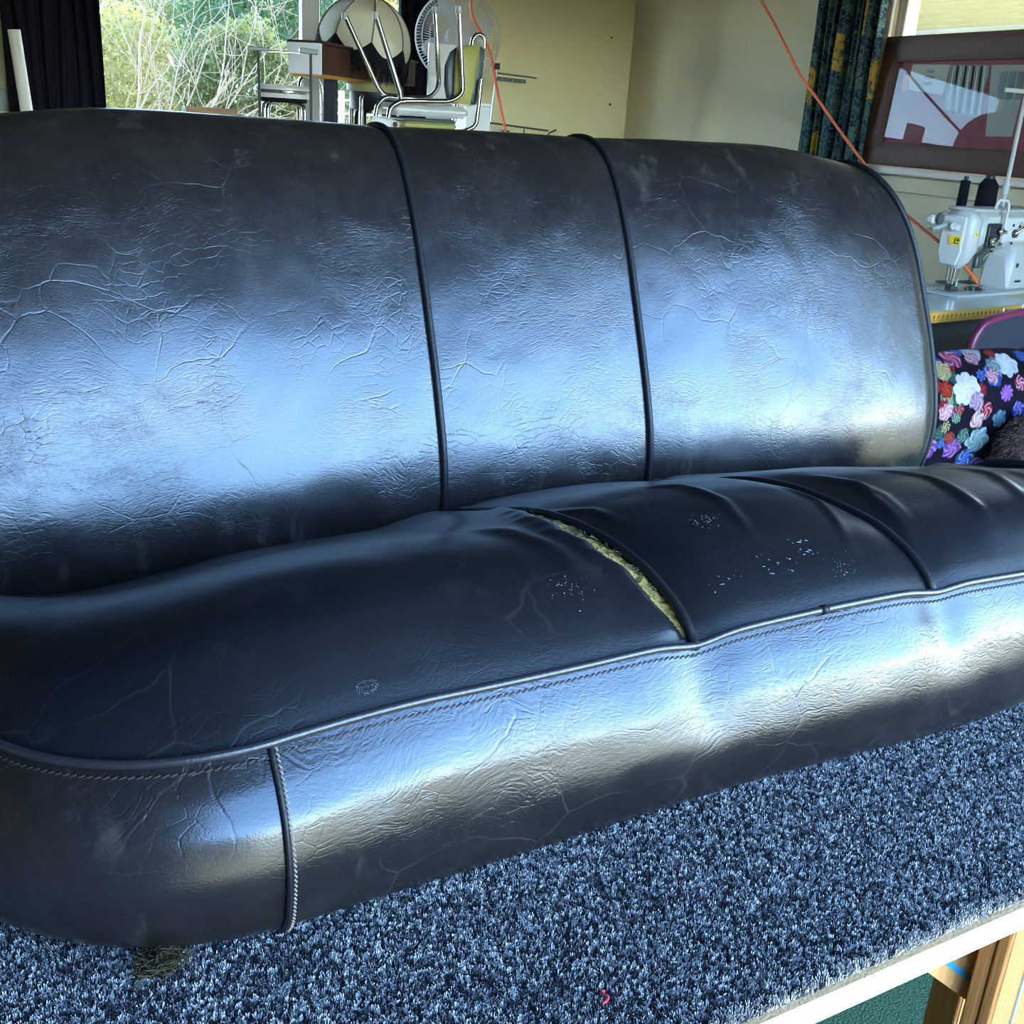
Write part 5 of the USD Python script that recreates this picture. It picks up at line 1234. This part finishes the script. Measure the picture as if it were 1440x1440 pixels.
obj('rod', tube([(b[0], b[1], TT), pt], 0.0085, 14), 'white_plastic', t)
obj('collar', lathe([(0.0085, 0), (0.0125, 0.004), (0.0125, 0.05), (0.0085, 0.055)], (b[0], b[1], at_v(1411, 275, 3.3)[2]), ZA, 18), 'white_plastic', t)
za_ = at_v(1432, 128, 3.30)[2]
arm0, arm1 = np.array([b[0], b[1], za_]), np.array([b[0], b[1], za_]) - RU * 0.115
obj('cross_arm', xform(box((0, -0.012, -0.008), (0.125, 0.0, 0.008), 0.003), frame_of(arm0 + RU * 0.01 - RV * 0.009, -RU)), 'white_plastic', t)
for k in range(3): obj('thread_hole', lathe([(0, 0.001), (0.004, 0.001), (0.005, 0)], arm0 - RU * (0.03 + 0.035 * k) - RV * 0.0 + RV * 0.003, -RV, 10), 'ink', t)
obj('base', lathe([(0, 0), (0.035, 0), (0.035, 0.006), (0.012, 0.014), (0, 0.014)], (b[0], b[1], TT), ZA, 20), 'dark_steel', t)

# ------------------------------------------------------------------ chair with a magenta rim, floral armchair, fur
VM = 2.55
def Z6(x, y, v): return at_v(1280 + x / 5.76, 420 + y / 5.76, v)
o = Z6(480, 430, VM); L0 = [Z6(x, y, VM) for x, y in ((476, 520), (484, 420), (520, 320), (610, 200), (760, 140), (922, 112))]
ce = uvz(L0[-1]); l0 = uvz(L0[0])
um = ce[0] + 0.04
path = [uvz(p) for p in L0]; mir = [np.array([2 * um - p[0], p[1], p[2]]) for p in path[::-1]]
path = [room(*p) for p in path + mir]
t = thing('plastic_chair', 'dark moulded chair with glossy magenta rim under the sewing table', 'chair', room(um, VM, 0))
sp_ = smooth_path(path, 60, True)
lowa, lowb = sp_[0] - ZA * (sp_[0][2] - 0.44), sp_[-1] - ZA * (sp_[-1][2] - 0.44)
rim = np.vstack([lowa, sp_, lowb]); obj('back_rim', tube(rim, 0.014, 10), 'magenta_plastic', t, smooth=True)
cen = rim.mean(0); inn = cen + (rim - cen) * 0.95
obj('back_panel', vf(m3.Manifold.hull_points(np.vstack([inn, inn + RV * 0.012]))), 'dark_mesh', t, smooth=30)
for k in range(4):
    x = cen + RU * (-0.12 + 0.08 * k); obj('back_slot', tube([x - ZA * 0.06 - RV * 0.002 + RV * 0.02, x + ZA * (0.07 + 0.01 * k) + RV * 0.012], 0.003, 6), 'steel', t)
su = uvz(cen); wdt = (2 * um - 2 * l0[0]) / 2
obj('seat', rbox((um - wdt, VM, 0.42), (um + wdt, VM + 0.42, 0.46), 0.018), 'dark_mesh', t)
for s_ in (-1, 1):
    for dv in (0.03, 0.37): obj('leg', tube([room(um + s_ * (wdt - 0.04), VM + dv, 0.42), room(um + s_ * (wdt - 0.01), VM + dv, 0.0)], 0.011, 8), 'chrome', t)

# floral armchair: its padded back, rolled at the top, towards the camera
VA = 2.02
u0, u1 = 1.93, 2.62; zt = at_v(1380, 491, VA + 0.08)[2]
prof2 = np.array([(0.05, 0.10), (0.03, 0.3), (0.0, 0.50), (-0.02, zt - 0.20), (-0.022, zt - 0.12), (0.01, zt - 0.04), (0.075, zt), (0.15, zt - 0.02), (0.19, zt - 0.08), (0.19, zt - 0.16), (0.17, zt - 0.25), (0.16, 0.10)])
dd = np.r_[0, np.cumsum(np.linalg.norm(np.diff(prof2, axis=0), axis=1))]; pv = PchipInterpolator(dd, prof2)
NS, NU = 500, 460
ss = np.linspace(0, dd[-1], NS); us = np.linspace(0, 1, NU)
Ug, Sg = np.meshgrid(us, ss, indexing='ij'); q = pv(Sg)
endr = 1 - 0.25 * np.clip((0.05 - Ug) / 0.05, 0, 1) ** 2 - 0.25 * np.clip((Ug - 0.95) / 0.05, 0, 1) ** 2
ctr = np.array([0.08, 0.45]); q = ctr + (q - ctr) * endr[..., None] ** 0.5
P = RU * (u0 + (u1 - u0) * Ug)[..., None] + RV * (VA + q[..., 0])[..., None] + ZA * q[..., 1][..., None]
def floral(Ug, Sg, P):
    col = np.zeros(Ug.shape + (3,)) + np.array([0.003, 0.002, 0.006])
    pix = np.stack([720 + FPX * ((P - EYE) @ CR) / ((P - EYE) @ CF), 720 - FPX * ((P - EYE) @ CU) / ((P - EYE) @ CF)], -1)
    X, Y = u0 + (u1 - u0) * Ug, Sg
    # where each bloom sits on the cloth: nearest cloth point to a spot read off the photograph
    vis = Sg < dd[7]
    def bloom(px, py, r, c0, c1, c2, petals, seed):
        nonlocal col
        if px is None: x, y = py
        else:
            d = np.hypot(pix[..., 0] - px, pix[..., 1] - py) + 1e3 * ~vis; i = np.unravel_index(np.argmin(d), d.shape); x, y = X[i], Y[i]
        dx, dy = X - x, Y - y; rr = np.hypot(dx, dy); an = np.arctan2(dy, dx)
        nz = meshkit.fbm(np.stack([X * 40, Y * 40, 0 * X + seed], -1), 3, seed)
        edge = r * (0.78 + 0.20 * np.abs(np.sin(an * petals / 2 + seed)) + 0.35 * (nz - 0.5))
        m = rr < edge
        swirl = np.sin(an * petals + rr / r * 9 + seed + 5 * (nz - 0.5))
        w = np.clip(rr / np.maximum(edge, 1e-6), 0, 1)[..., None]
        c = np.array(c0) * (1 - w) + np.array(c1) * w
        c = np.where((swirl > 0.55)[..., None], np.array(c2), c) * (0.75 + 0.5 * nz[..., None])
        col = np.where(m[..., None], c * 0.36, col)
    gg = np.random.default_rng(91)
    pal = [((.5, .05, .05), (.35, .02, .04), (.12, .0, .02)), ((.10, .22, .16), (.05, .12, .10), (.02, .05, .04)), ((.30, .10, .35), (.2, .05, .28), (.5, .3, .6)), ((.05, .12, .45), (.03, .06, .3), (.2, .35, .7)), ((.7, .35, .4), (.5, .15, .25), (.85, .7, .7)), ((.25, .35, .2), (.12, .2, .1), (.5, .5, .3)), ((.6, .6, .62), (.4, .45, .5), (.75, .7, .72))]
    for k in range(150):
        bloom(None, (gg.uniform(u0, u1), gg.uniform(0.1, dd[-2])), gg.uniform(0.014, 0.036), *pal[gg.integers(0, len(pal))], int(gg.integers(4, 8)), 100 + k)
    for px, py, r, c0, c1, c2, n, sd in [
        (1336, 503, 0.034, (.45, .05, .16), (.30, .03, .12), (.65, .35, .42), 5, 1), (1366, 503, 0.026, (.65, .35, .42), (.45, .15, .25), (.8, .6, .65), 5, 2),
        (1392, 497, 0.022, (.55, .07, .04), (.40, .03, .03), (.2, .0, .02), 5, 3), (1416, 513, 0.040, (.80, .82, .84), (.62, .68, .74), (.90, .90, .92), 7, 4), (1396, 513, 0.026, (.25, .35, .36), (.12, .2, .22), (.5, .6, .6), 5, 5),
        (1326, 522, 0.030, (.60, .35, .12), (.38, .42, .22), (.75, .62, .35), 6, 6), (1396, 528, 0.024, (.75, .35, .45), (.60, .15, .25), (.9, .75, .78), 5, 7),
        (1360, 547, 0.046, (.85, .62, .64), (.82, .80, .82), (.90, .88, .90), 8, 8), (1374, 563, 0.026, (.50, .32, .45), (.40, .22, .36), (.68, .52, .6), 6, 9),
        (1331, 548, 0.022, (.65, .10, .03), (.45, .03, .02), (.25, .01, .01), 5, 10), (1318, 541, 0.018, (.60, .08, .03), (.35, .02, .02), (.2, .0, .0), 5, 11), (1330, 580, 0.024, (.80, .42, .46), (.70, .28, .34), (.9, .7, .72), 6, 12),
        (1349, 577, 0.018, (.50, .02, .05), (.3, .01, .03), (.7, .3, .3), 5, 13), (1386, 577, 0.024, (.55, .02, .05), (.35, .01, .03), (.75, .5, .5), 5, 14), (1345, 588, 0.016, (.15, .35, .18), (.06, .18, .08), (.4, .6, .4), 5, 15),
        (1374, 592, 0.024, (.85, .62, .60), (.60, .2, .22), (.9, .8, .78), 4, 16), (1374, 620, 0.040, (.40, .55, .52), (.26, .42, .42), (.62, .74, .72), 6, 17), (1354, 612, 0.022, (.08, .2, .14), (.05, .12, .09), (.25, .4, .3), 5, 18),
        (1330, 600, 0.016, (.75, .62, .35), (.55, .42, .2), (.05, .03, .02), 7, 19), (1335, 616, 0.020, (.60, .12, .06), (.35, .05, .04), (.2, .02, .02), 5, 20), (1405, 590, 0.026, (.18, .30, .40), (.10, .2, .28), (.35, .45, .5), 6, 21),
        (1416, 553, 0.022, (.40, .12, .55), (.25, .05, .4), (.6, .3, .7), 9, 22), (1356, 646, 0.030, (.06, .16, .60), (.04, .08, .4), (.35, .5, .85), 6, 23), (1436, 500, 0.022, (.04, .10, .45), (.03, .06, .3), (.1, .2, .6), 5, 24), (1432, 575, 0.024, (.05, .12, .5), (.03, .05, .3), (.5, .3, .6), 5, 25), (1435, 540, 0.020, (.45, .03, .12), (.3, .02, .08), (.8, .6, .6), 5, 26)]:
        bloom(px, py, r, c0, c1, c2, n, sd)
    return col
colsF = floral(Ug, Sg, P)
t = thing('floral_armchair', 'dark armchair covered in bright flower print beside the seat back', 'armchair', room((u0 + u1) / 2, VA + 0.35, 0))
obj('back_cover', grid(P, flip=True), 'printed_cloth', t, smooth=True, colors=colsF.reshape(-1, 3), label='rolled back in dark flower print')
for k in (0, NU - 1):
    E_ = P[k]; c = E_.mean(0); V = np.vstack([E_, c]); n_ = len(E_)
    obj('end_panel', (V, np.array([(i, (i + 1) % n_, n_) if k else ((i + 1) % n_, i, n_) for i in range(n_)])), 'navy_curtain', t)
    obj('end_cord', tube(E_[::4], 0.005, 8, closed=True), 'navy_curtain', t)
obj('seat_box', rbox((u0 + 0.03, VA + 0.17, 0.10), (u1 - 0.03, VA + 0.50, 0.34), 0.03), 'navy_curtain', t)
for u in (u0 + 0.06, u1 - 0.10):
    for v in (VA + 0.07, VA + 0.42): obj('foot', lathe([(0, 0), (0.02, 0), (0.028, 0.1), (0, 0.1)], room(u + 0.02, v, 0), ZA, 14), 'brown_wood', t)
# dark fur throw hanging over the armchair at the right edge
cf = at_v(1446, 630, 1.93)
t = thing('fur_throw', 'shaggy dark brown fur throw at the far right below the flower print', 'throw', (cf[0], cf[1], cf[2] - 0.15))
ic = trimesh.creation.icosphere(4); vv_ = ic.vertices * (1 + 0.3 * (meshkit.fbm(ic.vertices * 2, 3, 3) - 0.5))[:, None]
rad = np.array([0.085, 0.062, 0.12]); zc_ = cf[2] - 0.03
body = vv_ * rad + [cf[0], cf[1], zc_];
obj('hide', (body, ic.faces), 'fur_brown', t, smooth=True)
gg = np.random.default_rng(19); hs, hs2 = [], []
for k in range(2600):
    d = gg.normal(size=3); d /= np.linalg.norm(d); p = d * rad * 0.98 + [cf[0], cf[1], zc_]
    q = p + d * 0.018 + [gg.normal() * 0.006, gg.normal() * 0.006, -0.016]; (hs if k % 4 else hs2).append(tube([p, (p + q) / 2 + d * 0.007, q], [0.0012, 0.001, 0.0003], 3, caps=False))
obj('fur', cat_(*hs), 'fur_brown', t, smooth=False, kind='stuff'); obj('fur_tips', cat_(*hs2), 'fur_tip', t, smooth=False, kind='stuff')
